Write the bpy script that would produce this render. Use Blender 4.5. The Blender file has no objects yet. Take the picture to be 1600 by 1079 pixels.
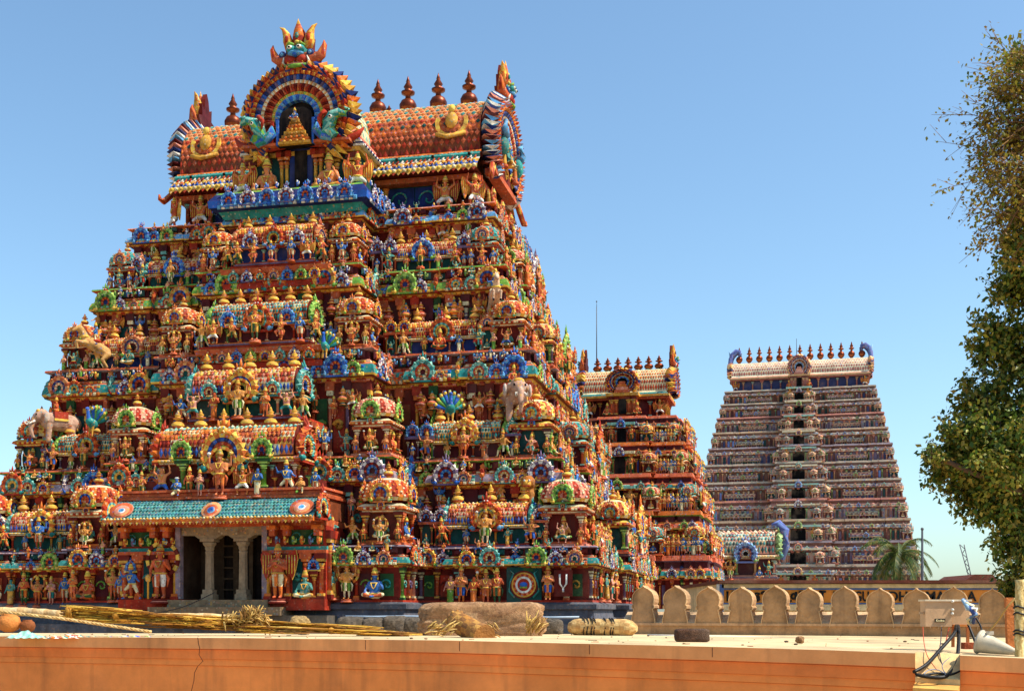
import bpy, math, random
import numpy as np
import mathutils.noise
from mathutils import Vector, Matrix
rnd = random.Random(11)
R = math.radians
sc = bpy.context.scene
# ------------------------------------------------------------------ camera, sky, sun, exposure
FPX = 1900.0                                   # focal length in photo pixels (1600 wide)
HOR = 955.0                                    # horizon row in the photo
GZ = -9.0                                      # street level; eye height is z = 0
cd = bpy.data.cameras.new('camera'); cam = bpy.data.objects.new('camera', cd)
sc.collection.objects.link(cam); sc.camera = cam
cam.location = (0, 0, 0); cam.rotation_euler = (R(90), 0, 0)
cd.sensor_width = 36; cd.lens = FPX/1600*36; cd.shift_y = (HOR-539.5)/1600
cd.clip_start = .5; cd.clip_end = 20000
SUN_AZ, SUN_EL = 107.0, 54.0                    # azimuth clockwise from +Y, elevation
w = bpy.data.worlds.new('World'); sc.world = w; w.use_nodes = True
nt = w.node_tree; bg = nt.nodes['Background']
sky = nt.nodes.new('ShaderNodeTexSky'); sky.sky_type = 'NISHITA'; sky.sun_disc = False
sky.sun_elevation = R(SUN_EL); sky.sun_rotation = R(SUN_AZ)
sky.air_density = 1.0; sky.dust_density = 1.2; sky.ozone_density = 1.0; sky.altitude = 0
tint = nt.nodes.new('ShaderNodeMixRGB'); tint.blend_type = 'MULTIPLY'; tint.inputs[0].default_value = 1; tint.inputs[2].default_value = (.83, 1.0, 1.03, 1)
nt.links.new(sky.outputs[0], tint.inputs[1]); nt.links.new(tint.outputs[0], bg.inputs[0]); bg.inputs[1].default_value = .14
sd = bpy.data.lights.new('sun', 'SUN'); sun = bpy.data.objects.new('sun', sd); sc.collection.objects.link(sun)
sd.energy = 4.6; sd.angle = R(.5); sd.color = (1, .93, .82)
_d = Vector((math.sin(R(SUN_AZ))*math.cos(R(SUN_EL)), math.cos(R(SUN_AZ))*math.cos(R(SUN_EL)), math.sin(R(SUN_EL))))
sun.rotation_euler = _d.to_track_quat('Z', 'Y').to_euler(); sun.location = _d*60
sc.view_settings.view_transform = 'Standard'; sc.view_settings.look = 'None'
sc.view_settings.exposure = .6; sc.view_settings.gamma = 1
sc.cycles.max_bounces = 6; sc.cycles.diffuse_bounces = 4

# ------------------------------------------------------------------ colour and material helpers
def S(h):
    v = [int(h[i:i+2], 16)/255 for i in (0, 2, 4)]
    return tuple(x/12.92 if x <= .04045 else ((x+.055)/1.055)**2.4 for x in v)
C = dict(orange=S('d8702c'), terra=S('c05a34'), red=S('a8321e'), dkred=S('6e2018'), maroon=S('541c22'), ochre=S('d8a040'),
         yellow=S('e8c050'), cream=S('e8d8a8'), white=S('e6e0d2'), blue=S('2f62b8'), dkblue=S('1f2f68'), sky=S('5fa0cc'),
         teal=S('2c8a84'), dkteal=S('164844'), aqua=S('86c4b0'), green=S('6c9c3c'), dkgreen=S('2c5430'), lime=S('a6c860'),
         purple=S('6c5878'), grey=S('54565e'), pink=S('dc8a70'), brown=S('7a3c20'), dark=S('150d0c'), peach=S('e09a60'), black=S('0a0808'), tan=S('b8946c'), coral=S('d86a48'), mauve=S('94828c'), greyblue=S('8496a8'), dust=S('b09a80'))
def bsdf(m): return m.node_tree.nodes['Principled BSDF']
def stucco(name, scale=3.0, amt=.35, rough=.55, bump=.25, sat=1.0, dust=.0, motif=0, streak=0):
    m = bpy.data.materials.new(name); m.use_nodes = True; n = m.node_tree.nodes; l = m.node_tree.links; b = bsdf(m)
    a = n.new('ShaderNodeAttribute'); a.attribute_name = 'Col'
    tc = n.new('ShaderNodeNewGeometry')
    no = n.new('ShaderNodeTexNoise'); no.inputs['Scale'].default_value = scale; no.inputs['Detail'].default_value = 8; no.inputs['Roughness'].default_value = .65
    l.new(tc.outputs['Position'], no.inputs['Vector'])
    mr = n.new('ShaderNodeMapRange'); mr.inputs[1].default_value = .3; mr.inputs[2].default_value = .7
    mr.inputs[3].default_value = 1-amt; mr.inputs[4].default_value = 1+amt*.45
    l.new(no.outputs[0], mr.inputs[0])
    hs = n.new('ShaderNodeHueSaturation'); hs.inputs['Saturation'].default_value = sat
    l.new(a.outputs['Color'], hs.inputs['Color']); l.new(mr.outputs[0], hs.inputs['Value'])
    mx = n.new('ShaderNodeMixRGB'); mx.inputs[2].default_value = (.30, .22, .15, 1)
    n2 = n.new('ShaderNodeTexNoise'); n2.inputs['Scale'].default_value = .8; n2.inputs['Detail'].default_value = 6
    l.new(tc.outputs['Position'], n2.inputs['Vector'])
    m2 = n.new('ShaderNodeMapRange'); m2.inputs[1].default_value = .5; m2.inputs[2].default_value = .75; m2.inputs[4].default_value = dust
    l.new(n2.outputs[0], m2.inputs[0]); l.new(m2.outputs[0], mx.inputs[0]); l.new(hs.outputs[0], mx.inputs[1])
    if streak:                                            # rain streaks and soot running down the plaster
        mp_ = n.new('ShaderNodeMapping'); mp_.inputs['Scale'].default_value = (1, 1, .10); l.new(tc.outputs['Position'], mp_.inputs['Vector'])
        ns = n.new('ShaderNodeTexNoise'); ns.inputs['Scale'].default_value = 4.5; ns.inputs['Detail'].default_value = 7; l.new(mp_.outputs[0], ns.inputs['Vector'])
        rs = n.new('ShaderNodeMapRange'); rs.inputs[1].default_value = .54; rs.inputs[2].default_value = .74; rs.inputs[4].default_value = streak; l.new(ns.outputs[0], rs.inputs[0])
        m4 = n.new('ShaderNodeMixRGB'); m4.inputs[2].default_value = (.07, .04, .028, 1); l.new(rs.outputs[0], m4.inputs[0]); l.new(mx.outputs[0], m4.inputs[1]); mx = m4
    if motif:                                             # small painted motifs: dots, outlines and touches of other colours
        vo = n.new('ShaderNodeTexVoronoi'); vo.inputs['Scale'].default_value = motif; l.new(tc.outputs['Position'], vo.inputs['Vector'])
        se = n.new('ShaderNodeSeparateColor'); l.new(vo.outputs['Color'], se.inputs[0])
        ra = n.new('ShaderNodeValToRGB'); ra.color_ramp.interpolation = 'CONSTANT'; e = ra.color_ramp.elements
        stops = [(0, (0, 0, 0, 0)), (.50, (.62, .30, .05, .75)), (.60, (.16, .03, .02, .6)), (.69, (.60, .20, .09, .6)), (.78, (.70, .56, .38, .6)), (.86, (.07, .30, .30, .6)), (.92, (.09, .18, .42, .6)), (.96, (.62, .28, .22, .6))]
        e[0].position = 0; e[0].color = stops[0][1]; e[1].position = stops[1][0]; e[1].color = stops[1][1]
        for p_, c_ in stops[2:]: k_ = e.new(p_); k_.color = c_
        l.new(se.outputs[0], ra.inputs[0])
        dm_ = n.new('ShaderNodeMath'); dm_.operation = 'LESS_THAN'; dm_.inputs[1].default_value = .42; l.new(vo.outputs['Distance'], dm_.inputs[0])
        mu = n.new('ShaderNodeMath'); mu.operation = 'MULTIPLY'; l.new(dm_.outputs[0], mu.inputs[1])
        bw = n.new('ShaderNodeRGBToBW'); l.new(mx.outputs[0], bw.inputs[0]); lm = n.new('ShaderNodeMapRange'); lm.inputs[1].default_value = .06; lm.inputs[2].default_value = .22; lm.inputs[4].default_value = .8; l.new(bw.outputs[0], lm.inputs[0])
        mu2 = n.new('ShaderNodeMath'); mu2.operation = 'MULTIPLY'; l.new(ra.outputs['Alpha'], mu2.inputs[0]); l.new(lm.outputs[0], mu2.inputs[1]); l.new(mu2.outputs[0], mu.inputs[0])
        m3 = n.new('ShaderNodeMixRGB'); l.new(mu.outputs[0], m3.inputs[0]); l.new(mx.outputs[0], m3.inputs[1]); l.new(ra.outputs[0], m3.inputs[2]); mx = m3
    l.new(mx.outputs[0], b.inputs['Base Color'])
    bp = n.new('ShaderNodeBump'); bp.inputs['Strength'].default_value = bump; bp.inputs['Distance'].default_value = .03
    n3 = n.new('ShaderNodeTexNoise'); n3.inputs['Scale'].default_value = scale*5; n3.inputs['Detail'].default_value = 4
    l.new(tc.outputs['Position'], n3.inputs['Vector']); l.new(n3.outputs[0], bp.inputs['Height']); l.new(bp.outputs[0], b.inputs['Normal'])
    b.inputs['Roughness'].default_value = rough
    try: b.inputs['Specular IOR Level'].default_value = .3
    except Exception: pass
    return m
PAINT = stucco('painted_stucco', 2.6, .5, .72, .35, 1.0, .16, 10, .45)
FAR = stucco('faded_painted_stucco', 1.2, .35, .75, .2, .74, .40, 4, .15)
ROUGHM = stucco('rough_plaster_and_stone', 5, .4, .85, .6, 1.0, .2)
PLAST = stucco('lime_plaster', 2.2, .38, .85, .45, 1.0, .25, 0, .35)
MERL = stucco('weathered_plaster', 3, .5, .9, .7, 1, .35, 0, .6)
TERR = stucco('terrace_plaster', .9, .45, .9, .6, 1, .5)
WALLM = stucco('limewashed_wall', 1.1, .30, .85, .5, 1.0, .10, 0, .30)
PLAIN = stucco('plain_painted_surface', 6, .18, .5, .1, 1.0, .0)
STONE = stucco('mottled_rough_stone', 14, .5, .92, 1.0, 1, .35)
STONE.node_tree.nodes['Bump'].inputs['Distance'].default_value = .06
def metal(name, col, rough=.35, met=1.0):
    m = stucco(name, 6, .4, rough, .1); b = bsdf(m); b.inputs['Metallic'].default_value = met
    return m
COPPER = metal('weathered_copper', None, .38, .6)
bsdf(PAINT).inputs['Specular IOR Level'].default_value = .12; bsdf(FAR).inputs['Specular IOR Level'].default_value = .1
LEAFM = stucco('leaf', .8, .5, .5, .0, 1.05, .0)
tr = LEAFM.node_tree.nodes.new('ShaderNodeBsdfTranslucent'); ms = LEAFM.node_tree.nodes.new('ShaderNodeMixShader'); ms.inputs[0].default_value = .3
_l = LEAFM.node_tree.links; _b = bsdf(LEAFM); _o = LEAFM.node_tree.nodes['Material Output']
_l.new(_b.inputs['Base Color'].links[0].from_socket, tr.inputs[0]); _l.new(_b.outputs[0], ms.inputs[1]); _l.new(tr.outputs[0], ms.inputs[2]); _l.new(ms.outputs[0], _o.inputs[0])

# ------------------------------------------------------------------ mesh builder
class MB:
    def __init__(s): s.v = []; s.f = []; s.c = []; s.s = []
    def face(s, idx, col, sm=False): s.f.append(idx); s.c.append(col); s.s.append(sm)
    def poly(s, pts, col, sm=False):
        b = len(s.v); s.v.extend(pts); s.face(tuple(range(b, b+len(pts))), col, sm)
    def box(s, x0, x1, y0, y1, z0, z1, col, top=None, skip=''):
        b = len(s.v)
        s.v += [(x0, y0, z0), (x1, y0, z0), (x1, y1, z0), (x0, y1, z0), (x0, y0, z1), (x1, y0, z1), (x1, y1, z1), (x0, y1, z1)]
        for k, q in (('b', (0, 3, 2, 1)), ('t', (4, 5, 6, 7)), ('f', (0, 1, 5, 4)), ('r', (1, 2, 6, 5)), ('k', (2, 3, 7, 6)), ('l', (3, 0, 4, 7))):
            if k not in skip: s.face(tuple(b+i for i in q), (top or col) if k == 't' else col)
    def prism(s, pts, y0, y1, col, side=None, back=None):        # outline in x,z (counter-clockwise seen from -y), extruded y0 (front) to y1
        n = len(pts); b = len(s.v)
        s.v += [(x, y0, z) for x, z in pts]+[(x, y1, z) for x, z in pts]
        s.face(tuple(b+i for i in range(n)), col); s.face(tuple(b+n+i for i in reversed(range(n))), back or col)
        for i in range(n):
            j = (i+1) % n; s.face((b+i, b+n+i, b+n+j, b+j), side or col)
    def lathe(s, prof, n, col, c=(0, 0, 0), sm=True, ph=0, sx=1, sy=1, sq=0):   # prof (r,z); col colour | list per ring | func(i,j)
        b = len(s.v)
        for r, z in prof:
            for j in range(n):
                a = 2*math.pi*(j+ph)/n; ca, sa = math.cos(a), math.sin(a)
                if sq: k = 1/((abs(ca)**sq+abs(sa)**sq)**(1/sq))
                else: k = 1
                s.v.append((c[0]+r*ca*k*sx, c[1]+r*sa*k*sy, c[2]+z))
        for i in range(len(prof)-1):
            for j in range(n):
                k = (j+1) % n
                cc = col(i, j) if callable(col) else (col[i % len(col)] if isinstance(col, list) else col)
                s.face((b+i*n+j, b+i*n+k, b+(i+1)*n+k, b+(i+1)*n+j), cc, sm)
        ce = col(len(prof)-2, 0) if callable(col) else (col[(len(prof)-2) % len(col)] if isinstance(col, list) else col)
        s.face(tuple(b+(len(prof)-1)*n+j for j in range(n)), ce)
        s.face(tuple(b+j for j in reversed(range(n))), ce)
    def ell(s, c, r, col, nu=10, nv=6, sm=True):
        prof = [(max(.02, math.sin(math.pi*i/nv)), -math.cos(math.pi*i/nv)) for i in range(nv+1)]
        b = len(s.v); s.lathe(prof, nu, col, sm=sm)
        for k in range(b, len(s.v)):
            x, y, z = s.v[k]; s.v[k] = (c[0]+x*r[0], c[1]+y*r[1], c[2]+z*r[2])
    def tube(s, path, rad, n, col, sm=True):
        P = [Vector(p) for p in path]; b = len(s.v); m = len(P)
        if not isinstance(rad, (list, tuple)): rad = [rad]*m
        up = Vector((.13, .21, .97)).normalized()
        for i in range(m):
            t = (P[min(i+1, m-1)]-P[max(i-1, 0)])
            if t.length < 1e-9: t = Vector((0, 0, 1))
            t.normalize(); a = t.cross(up)
            if a.length < .05: a = t.cross(Vector((1, 0, 0)))
            a.normalize(); c = t.cross(a)
            for j in range(n):
                q = 2*math.pi*j/n; p = P[i]+a*(math.cos(q)*rad[i])+c*(math.sin(q)*rad[i]); s.v.append(tuple(p))
        for i in range(m-1):
            for j in range(n):
                k = (j+1) % n; s.face((b+i*n+j, b+(i+1)*n+j, b+(i+1)*n+k, b+i*n+k), col(i, j) if callable(col) else col, sm)
        cc = col(0, 0) if callable(col) else col
        s.face(tuple(b+j for j in range(n)), cc); s.face(tuple(b+(m-1)*n+j for j in reversed(range(n))), cc)
    def caps(s, a, b, ra, rb, n=10, col=(1, 1, 1)):
        a = Vector(a); b = Vector(b); t = b-a
        if t.length < 1e-6: t = Vector((0, 0, 1e-4))
        u = t.normalized(); path = []; rad = []
        for k in (90, 60, 30, 0): path.append(a-u*ra*math.sin(R(k))); rad.append(max(.002, ra*math.cos(R(k))))
        for k in (0, 30, 60, 90): path.append(b+u*rb*math.sin(R(k))); rad.append(max(.002, rb*math.cos(R(k))))
        s.tube(path, rad, n, col)
    def add(s, o, M=None):
        b = len(s.v)
        if M is None: s.v += o.v
        else: s.v += [tuple(M @ Vector(p)) for p in o.v]
        s.f += [tuple(i+b for i in f) for f in o.f]; s.c += o.c; s.s += o.s
    def mesh(s, name, mat):
        me = bpy.data.meshes.new(name); me.from_pydata(s.v, [], s.f); me.update()
        at = me.attributes.new('Col', 'FLOAT_COLOR', 'FACE')
        arr = np.ones((len(s.f), 4), dtype=np.float32); arr[:, :3] = np.array(s.c, dtype=np.float32).reshape(-1, 3)
        at.data.foreach_set('color', arr.ravel())
        me.polygons.foreach_set('use_smooth', np.array(s.s, dtype=bool)); me.materials.append(mat)
        return me
    def build(s, name, mat, parent=None, loc=(0, 0, 0), rz=0):
        return link(name, s.mesh(name, mat), parent, loc, rz)
def link(name, me, parent=None, loc=(0, 0, 0), rz=0, sca=1):
    o = bpy.data.objects.new(name, me); sc.collection.objects.link(o); o.parent = parent
    o.location = loc; o.rotation_euler = (0, 0, rz); o.scale = (sca,)*3 if not isinstance(sca, tuple) else sca
    return o
def empty(name, loc, rz=0, parent=None):
    o = link(name, None, parent, loc, rz); o.empty_display_size = .3; return o
def tag(o, label=None, cat=None, group=None, kind=None):
    for k, v in (('label', label), ('category', cat), ('group', group), ('kind', kind)):
        if v: o[k] = v
    return o
def T(x=0, y=0, z=0, rz=0, s=1):
    return Matrix.Translation((x, y, z)) @ Matrix.Rotation(rz, 4, 'Z') @ Matrix.Diagonal((s, s, s, 1) if not isinstance(s, tuple) else (*s, 1))
def at(px, py, d): return Vector(((px-800)/FPX*d, d, (HOR-py)/FPX*d))
def vary(c, a=.12):
    k = 1+rnd.uniform(-a, a); return tuple(min(1, x*k) for x in c)

# ------------------------------------------------------------------ figures (one continuous body each, coloured by limb)
def organic(caps, vox, smooth=3):
    """caps: (a, b, ra, rb, colour key) -> verts, faces, key per face, joined into one continuous skin"""
    mb = MB()
    for a, b, ra, rb, k in caps: mb.caps(a, b, ra, rb, 12)
    me = mb.mesh('tmp', PAINT); ob = bpy.data.objects.new('tmp', me); sc.collection.objects.link(ob)
    m = ob.modifiers.new('r', 'REMESH'); m.mode = 'VOXEL'; m.voxel_size = vox
    m2 = ob.modifiers.new('s', 'SMOOTH'); m2.factor = .5; m2.iterations = smooth
    dg = bpy.context.evaluated_depsgraph_get(); e = bpy.data.meshes.new_from_object(ob.evaluated_get(dg))
    V = np.zeros(len(e.vertices)*3); e.vertices.foreach_get('co', V); V = V.reshape(-1, 3)
    F = [tuple(p.vertices) for p in e.polygons]
    bpy.data.objects.remove(ob); bpy.data.meshes.remove(me); bpy.data.meshes.remove(e)
    cen = np.array([V[list(f)].mean(0) for f in F]); D = []
    for a, b, ra, rb, k in caps:
        a = np.array(a, float); b = np.array(b, float); t = b-a; L = max(1e-9, (t*t).sum())
        u = np.clip(((cen-a) @ t)/L, 0, 1); D.append(np.linalg.norm(cen-a-u[:, None]*t, axis=1)-(ra+(rb-ra)*u))
    idx = np.argmin(np.array(D), 0)
    return [tuple(p) for p in V], F, [caps[i][4] for i in idx]
POSES = {}
def pose(name, hips, legs, arms, arms4=None, lean=(0, 0), skirt=False):
    POSES[name] = (hips, legs, arms, arms4, lean, skirt)
# legs: knee, ankle, toe for left(-x) and right; arms: elbow, hand
pose('standing', .50, [((-.07, -.01, .27), (-.07, 0, .04)), ((.07, -.02, .27), (.08, 0, .04))], [((-.21, .0, .60), (-.18, -.08, .46)), ((.21, -.02, .60), (.17, -.15, .70))])
pose('four_armed', .50, [((-.07, -.01, .27), (-.07, 0, .04)), ((.07, -.02, .27), (.07, 0, .04))], [((-.20, -.03, .58), (-.17, -.16, .62)), ((.20, -.03, .58), (.17, -.16, .62))], [((-.26, .03, .70), (-.28, 0, .92)), ((.26, .03, .70), (.28, 0, .92))])
pose('praying', .50, [((-.06, -.01, .27), (-.06, 0, .04)), ((.06, -.01, .27), (.06, 0, .04))], [((-.19, -.05, .60), (-.02, -.16, .69)), ((.19, -.05, .60), (.02, -.16, .69))])
pose('lady', .50, [((-.05, -.01, .27), (-.05, 0, .04)), ((.05, -.02, .27), (.05, 0, .04))], [((-.20, .0, .60), (-.22, -.05, .45)), ((.19, -.03, .60), (.14, -.15, .74))], None, (.02, 0), True)
pose('dancing', .47, [((-.21, -.07, .36), (-.10, -.05, .19)), ((.11, -.06, .25), (.05, 0, .04))], [((-.27, 0, .76), (-.30, -.03, .96)), ((.26, -.04, .66), (.10, -.17, .62))], None, (.03, 0))
pose('crouching', .40, [((-.20, -.08, .26), (-.16, 0, .04)), ((.20, -.08, .26), (.16, 0, .04))], [((-.27, 0, .74), (-.22, -.02, .95)), ((.27, 0, .74), (.22, -.02, .95))])
pose('striding', .45, [((-.20, -.05, .30), (-.27, 0, .04)), ((.17, -.04, .23), (.25, .02, .04))], [((-.26, -.03, .66), (-.34, -.08, .80)), ((.22, -.05, .60), (.30, -.13, .52))], None, (-.05, 0))
pose('seated', .11, [((-.23, -.15, .10), (.02, -.22, .06)), ((.23, -.15, .10), (-.02, -.20, .06))], [((-.20, -.04, .23), (-.18, -.18, .17)), ((.20, -.04, .23), (.15, -.16, .36))])
pose('kneeling', .22, [((-.10, -.20, .07), (-.11, .04, .05)), ((.14, -.19, .22), (.13, -.16, .04))], [((-.19, -.08, .34), (-.02, -.19, .42)), ((.19, -.08, .34), (.02, -.19, .42))])
_cache = {}
def body(pname, vox):
    if (pname, vox) in _cache: return _cache[(pname, vox)]
    hz, legs, arms, arms4, lean, skirt = POSES[pname]; lx, ly = lean; c = []
    d = hz-.50
    pel = (0, 0, hz); ch = (lx, ly, .70+d); nk = (lx, ly-.005, .82+d); hd = (lx, ly-.015, .895+d)
    for sx in (-1, 1):
        c.append(((sx*.035, 0, hz), (lx+sx*.06, ly, .71+d), .078, .082, 'torso'))
        c.append(((lx+sx*.03, ly, .76+d), (lx+sx*.125, ly, .755+d), .055, .048, 'torso'))
        c.append(((sx*.045, 0, hz-.01), (sx*.05, .02, hz-.03), .085, .08, 'cloth'))
    c.append((ch, nk, .075, .04, 'torso')); c.append((nk, hd, .04, .05, 'skin'))
    c.append(((lx, ly-.012, .875+d), (lx, ly-.005, .92+d), .056, .066, 'skin'))
    c.append(((lx, ly-.075, .885+d), (lx, ly-.07, .905+d), .016, .012, 'skin'))            # nose
    for sx, (kn, an) in zip((-1, 1), legs):
        hip = (sx*.06, 0, hz-.02)
        c.append((hip, kn, .070, .050, 'cloth')); c.append((kn, an, .046, .030, 'shin'))
        fx = an[0]*.1; c.append((an, (an[0]+fx, an[1]-.10, max(.025, an[2]-.015)), .032, .024, 'skin'))
    if skirt: c.append(((0, .0, hz-.05), (0, -.01, .10), .10, .12, 'cloth'))
    for grp in (arms, arms4 or []):
        for sx, (el, ha) in zip((-1, 1), grp):
            sh = (lx+sx*.135, ly, .755+d)
            el = (el[0]+lx, el[1], el[2]); c.append((sh, el, .043, .034, 'skin')); c.append((el, ha, .034, .024, 'skin'))
            c.append((ha, (ha[0], ha[1]-.012, ha[2]+.035), .028, .022, 'skin'))
    _cache[(pname, vox)] = (organic(c, vox), (lx, ly, d), legs, arms, arms4)
    return _cache[(pname, vox)]
def figure(pname, pal, vox=.021, crown='tall', wings=None, halo=None, mace=False, ped=None, eyes=False):
    (V, F, K), (lx, ly, d), legs, arms, arms4 = body(pname, vox)
    mb = MB(); mb.v = list(V); mb.f = list(F); mb.s = [True]*len(F)
    cm = dict(skin=pal[0], torso=pal[0], cloth=pal[1], shin=pal[3] if len(pal) > 3 else pal[0]); mb.c = [cm[k] for k in K]
    g = pal[2]; hz = POSES[pname][0]
    if crown == 'tall':
        mb.lathe([(.07, .925+d), (.085, .94+d), (.075, .97+d), (.08, .985+d), (.06, 1.03+d), (.062, 1.045+d), (.04, 1.09+d), (.042, 1.10+d), (.012, 1.16+d)], 10, [g, C['red'], g, g, C['green'], g], (lx, ly, 0))
    elif crown == 'bun': mb.ell((lx, ly+.02, .97+d), (.06, .06, .05), C['dark'])
    elif crown == 'turban': mb.ell((lx, ly, .965+d), (.085, .085, .04), C['white'])
    for sx in (-1, 1):                                          # ear rings, armlets
        mb.ell((lx+sx*.075, ly-.01, .855+d), (.018, .018, .03), g, 6, 4)
    mb.lathe([(.105, .765+d), (.125, .755+d), (.115, .74+d)], 12, g, (lx, ly, 0), sy=.75)                       # necklace
    mb.tube([(lx-.07, ly-.085, .76+d), (lx-.035, ly-.105, .66+d), (lx, ly-.105, .62+d), (lx+.035, ly-.105, .66+d), (lx+.07, ly-.085, .76+d)], .012, 5, g)
    mb.lathe([(.125, hz+.03), (.14, hz+.015), (.13, hz-.01)], 12, g, (0, 0, 0), sy=.8)                          # belt
    if pname in ('standing', 'four_armed', 'praying', 'dancing', 'striding'):
        mb.prism([(-.035, hz), (-.03, hz-.25), (.03, hz-.25), (.035, hz)], -.115, -.085, pal[3] if len(pal) > 3 else C['cream'])
        for sx in (-1, 1): mb.tube([(sx*.12, .0, hz), (sx*.17, .01, hz-.08), (sx*.15, .0, hz-.26)], [.02, .03, .012], 6, pal[3] if len(pal) > 3 else C['red'])
    if eyes:
        for sx in (-1, 1):
            mb.ell((lx+sx*.026, ly-.068, .907+d), (.015, .008, .009), C['white'], 8, 4); mb.ell((lx+sx*.026, ly-.075, .907+d), (.006, .004, .007), C['black'], 6, 4)
        mb.ell((lx, ly-.068, .862+d), (.022, .008, .006), C['red'], 8, 4)
    if wings:
        for sx in (-1, 1):
            pts = [(.08, .78+d), (.22, .93+d), (.36, .98+d), (.40, .80+d), (.35, .55+d), (.28, .38+d), (.20, .52+d), (.10, .60+d)]
            pts = [(sx*x+lx, z) for x, z in pts]
            if sx < 0: pts.reverse()
            mb.prism(pts[::-1] if sx > 0 else pts[::-1], .05, .09, wings, C['yellow'])
            for q in range(4):
                x = .16+.06*q; mb.tube([(sx*x+lx, .045, .88+d), (sx*(x-.0)+lx, .045, .50+d)], .012, 4, C['yellow'])
    if halo:
        ring(mb, .30, .37, .07, .12, R(-60), R(240), 16, [halo, C['yellow']], cz=.80+d); 
    if mace:
        ha = arms[0][1]; mb.lathe([(.02, 0), (.02, ha[2]-.12), (.05, ha[2]-.10), (.055, ha[2]-.02), (.02, ha[2]+.03)], 8, g, (ha[0]-.03, ha[1]-.03, 0))
    if arms4:
        for sx, (el, ha) in zip((-1, 1), arms4):
            mb.lathe([(.0, -.045), (.045, -.02), (.05, .02), (.0, .045)], 8, C['white'] if sx < 0 else g, (ha[0], ha[1], ha[2]+.07))
    if ped:
        zb = .03; b = MB(); b.lathe([(.20, -.10), (.20, -.06), (.15, -.04), (.19, .0)], 10, [ped, C['pink'], ped]); mb.add(b)
    return mb
def ring(mb, r0, r1, y0, y1, a0, a1, n, cols, cz=0, cx=0, sx=1, sz=1, teeth=0, bulge=0):
    """arched band between radii r0,r1; front at y0, back at y1"""
    for i in range(n):
        A = a0+(a1-a0)*i/n; B = a0+(a1-a0)*(i+1)/n; col = cols[i % len(cols)]
        def P(r, a, y): return (cx+r*math.cos(a)*sx, y, cz+r*math.sin(a)*sz)
        rm = (r0+r1)/2; yb = y0-bulge
        if bulge:
            M = (A+B)/2
            mb.poly([P(r0, A, y0), P(r1, A, y0), P(rm, M, yb)], col); mb.poly([P(r1, A, y0), P(r1, B, y0), P(rm, M, yb)], col)
            mb.poly([P(r1, B, y0), P(r0, B, y0), P(rm, M, yb)], col); mb.poly([P(r0, B, y0), P(r0, A, y0), P(rm, M, yb)], col)
        else: mb.poly([P(r0, A, y0), P(r1, A, y0), P(r1, B, y0), P(r0, B, y0)][::1], col)
        mb.poly([P(r1, A, y0), P(r1, A, y1), P(r1, B, y1), P(r1, B, y0)], col)
        mb.poly([P(r0, B, y0), P(r0, B, y1), P(r0, A, y1), P(r0, A, y0)], col)
        mb.poly([P(r0, A, y1), P(r0, B, y1), P(r1, B, y1), P(r1, A, y1)], col)
        if teeth:
            tl = r1+teeth; da = (B-A)*.25*(1 if math.cos((A+B)/2) < 0 else -1)
            M = (A+B)/2-da; ym = (y0+y1)/2
            tip = P(tl, M, ym); c2 = cols[(i+1) % len(cols)]
            m0 = P(r1+teeth*.45, A, y0+.1*(y1-y0)); m1 = P(r1+teeth*.45, B, y0+.1*(y1-y0)); ce = P(r1+teeth*.3, M, y0-(y1-y0)*.35)
            a = P(r1, A, y0); b = P(r1, B, y0)
            mb.poly([a, m0, ce], col); mb.poly([m0, tip, ce], col); mb.poly([tip, m1, ce], c2); mb.poly([m1, b, ce], col); mb.poly([b, a, ce], c2)
            mb.poly([a, P(r1, A, y1), tip, m0], col); mb.poly([P(r1, B, y1), b, m1, tip], col); mb.poly([P(r1, A, y1), P(r1, B, y1), tip], col)
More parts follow.
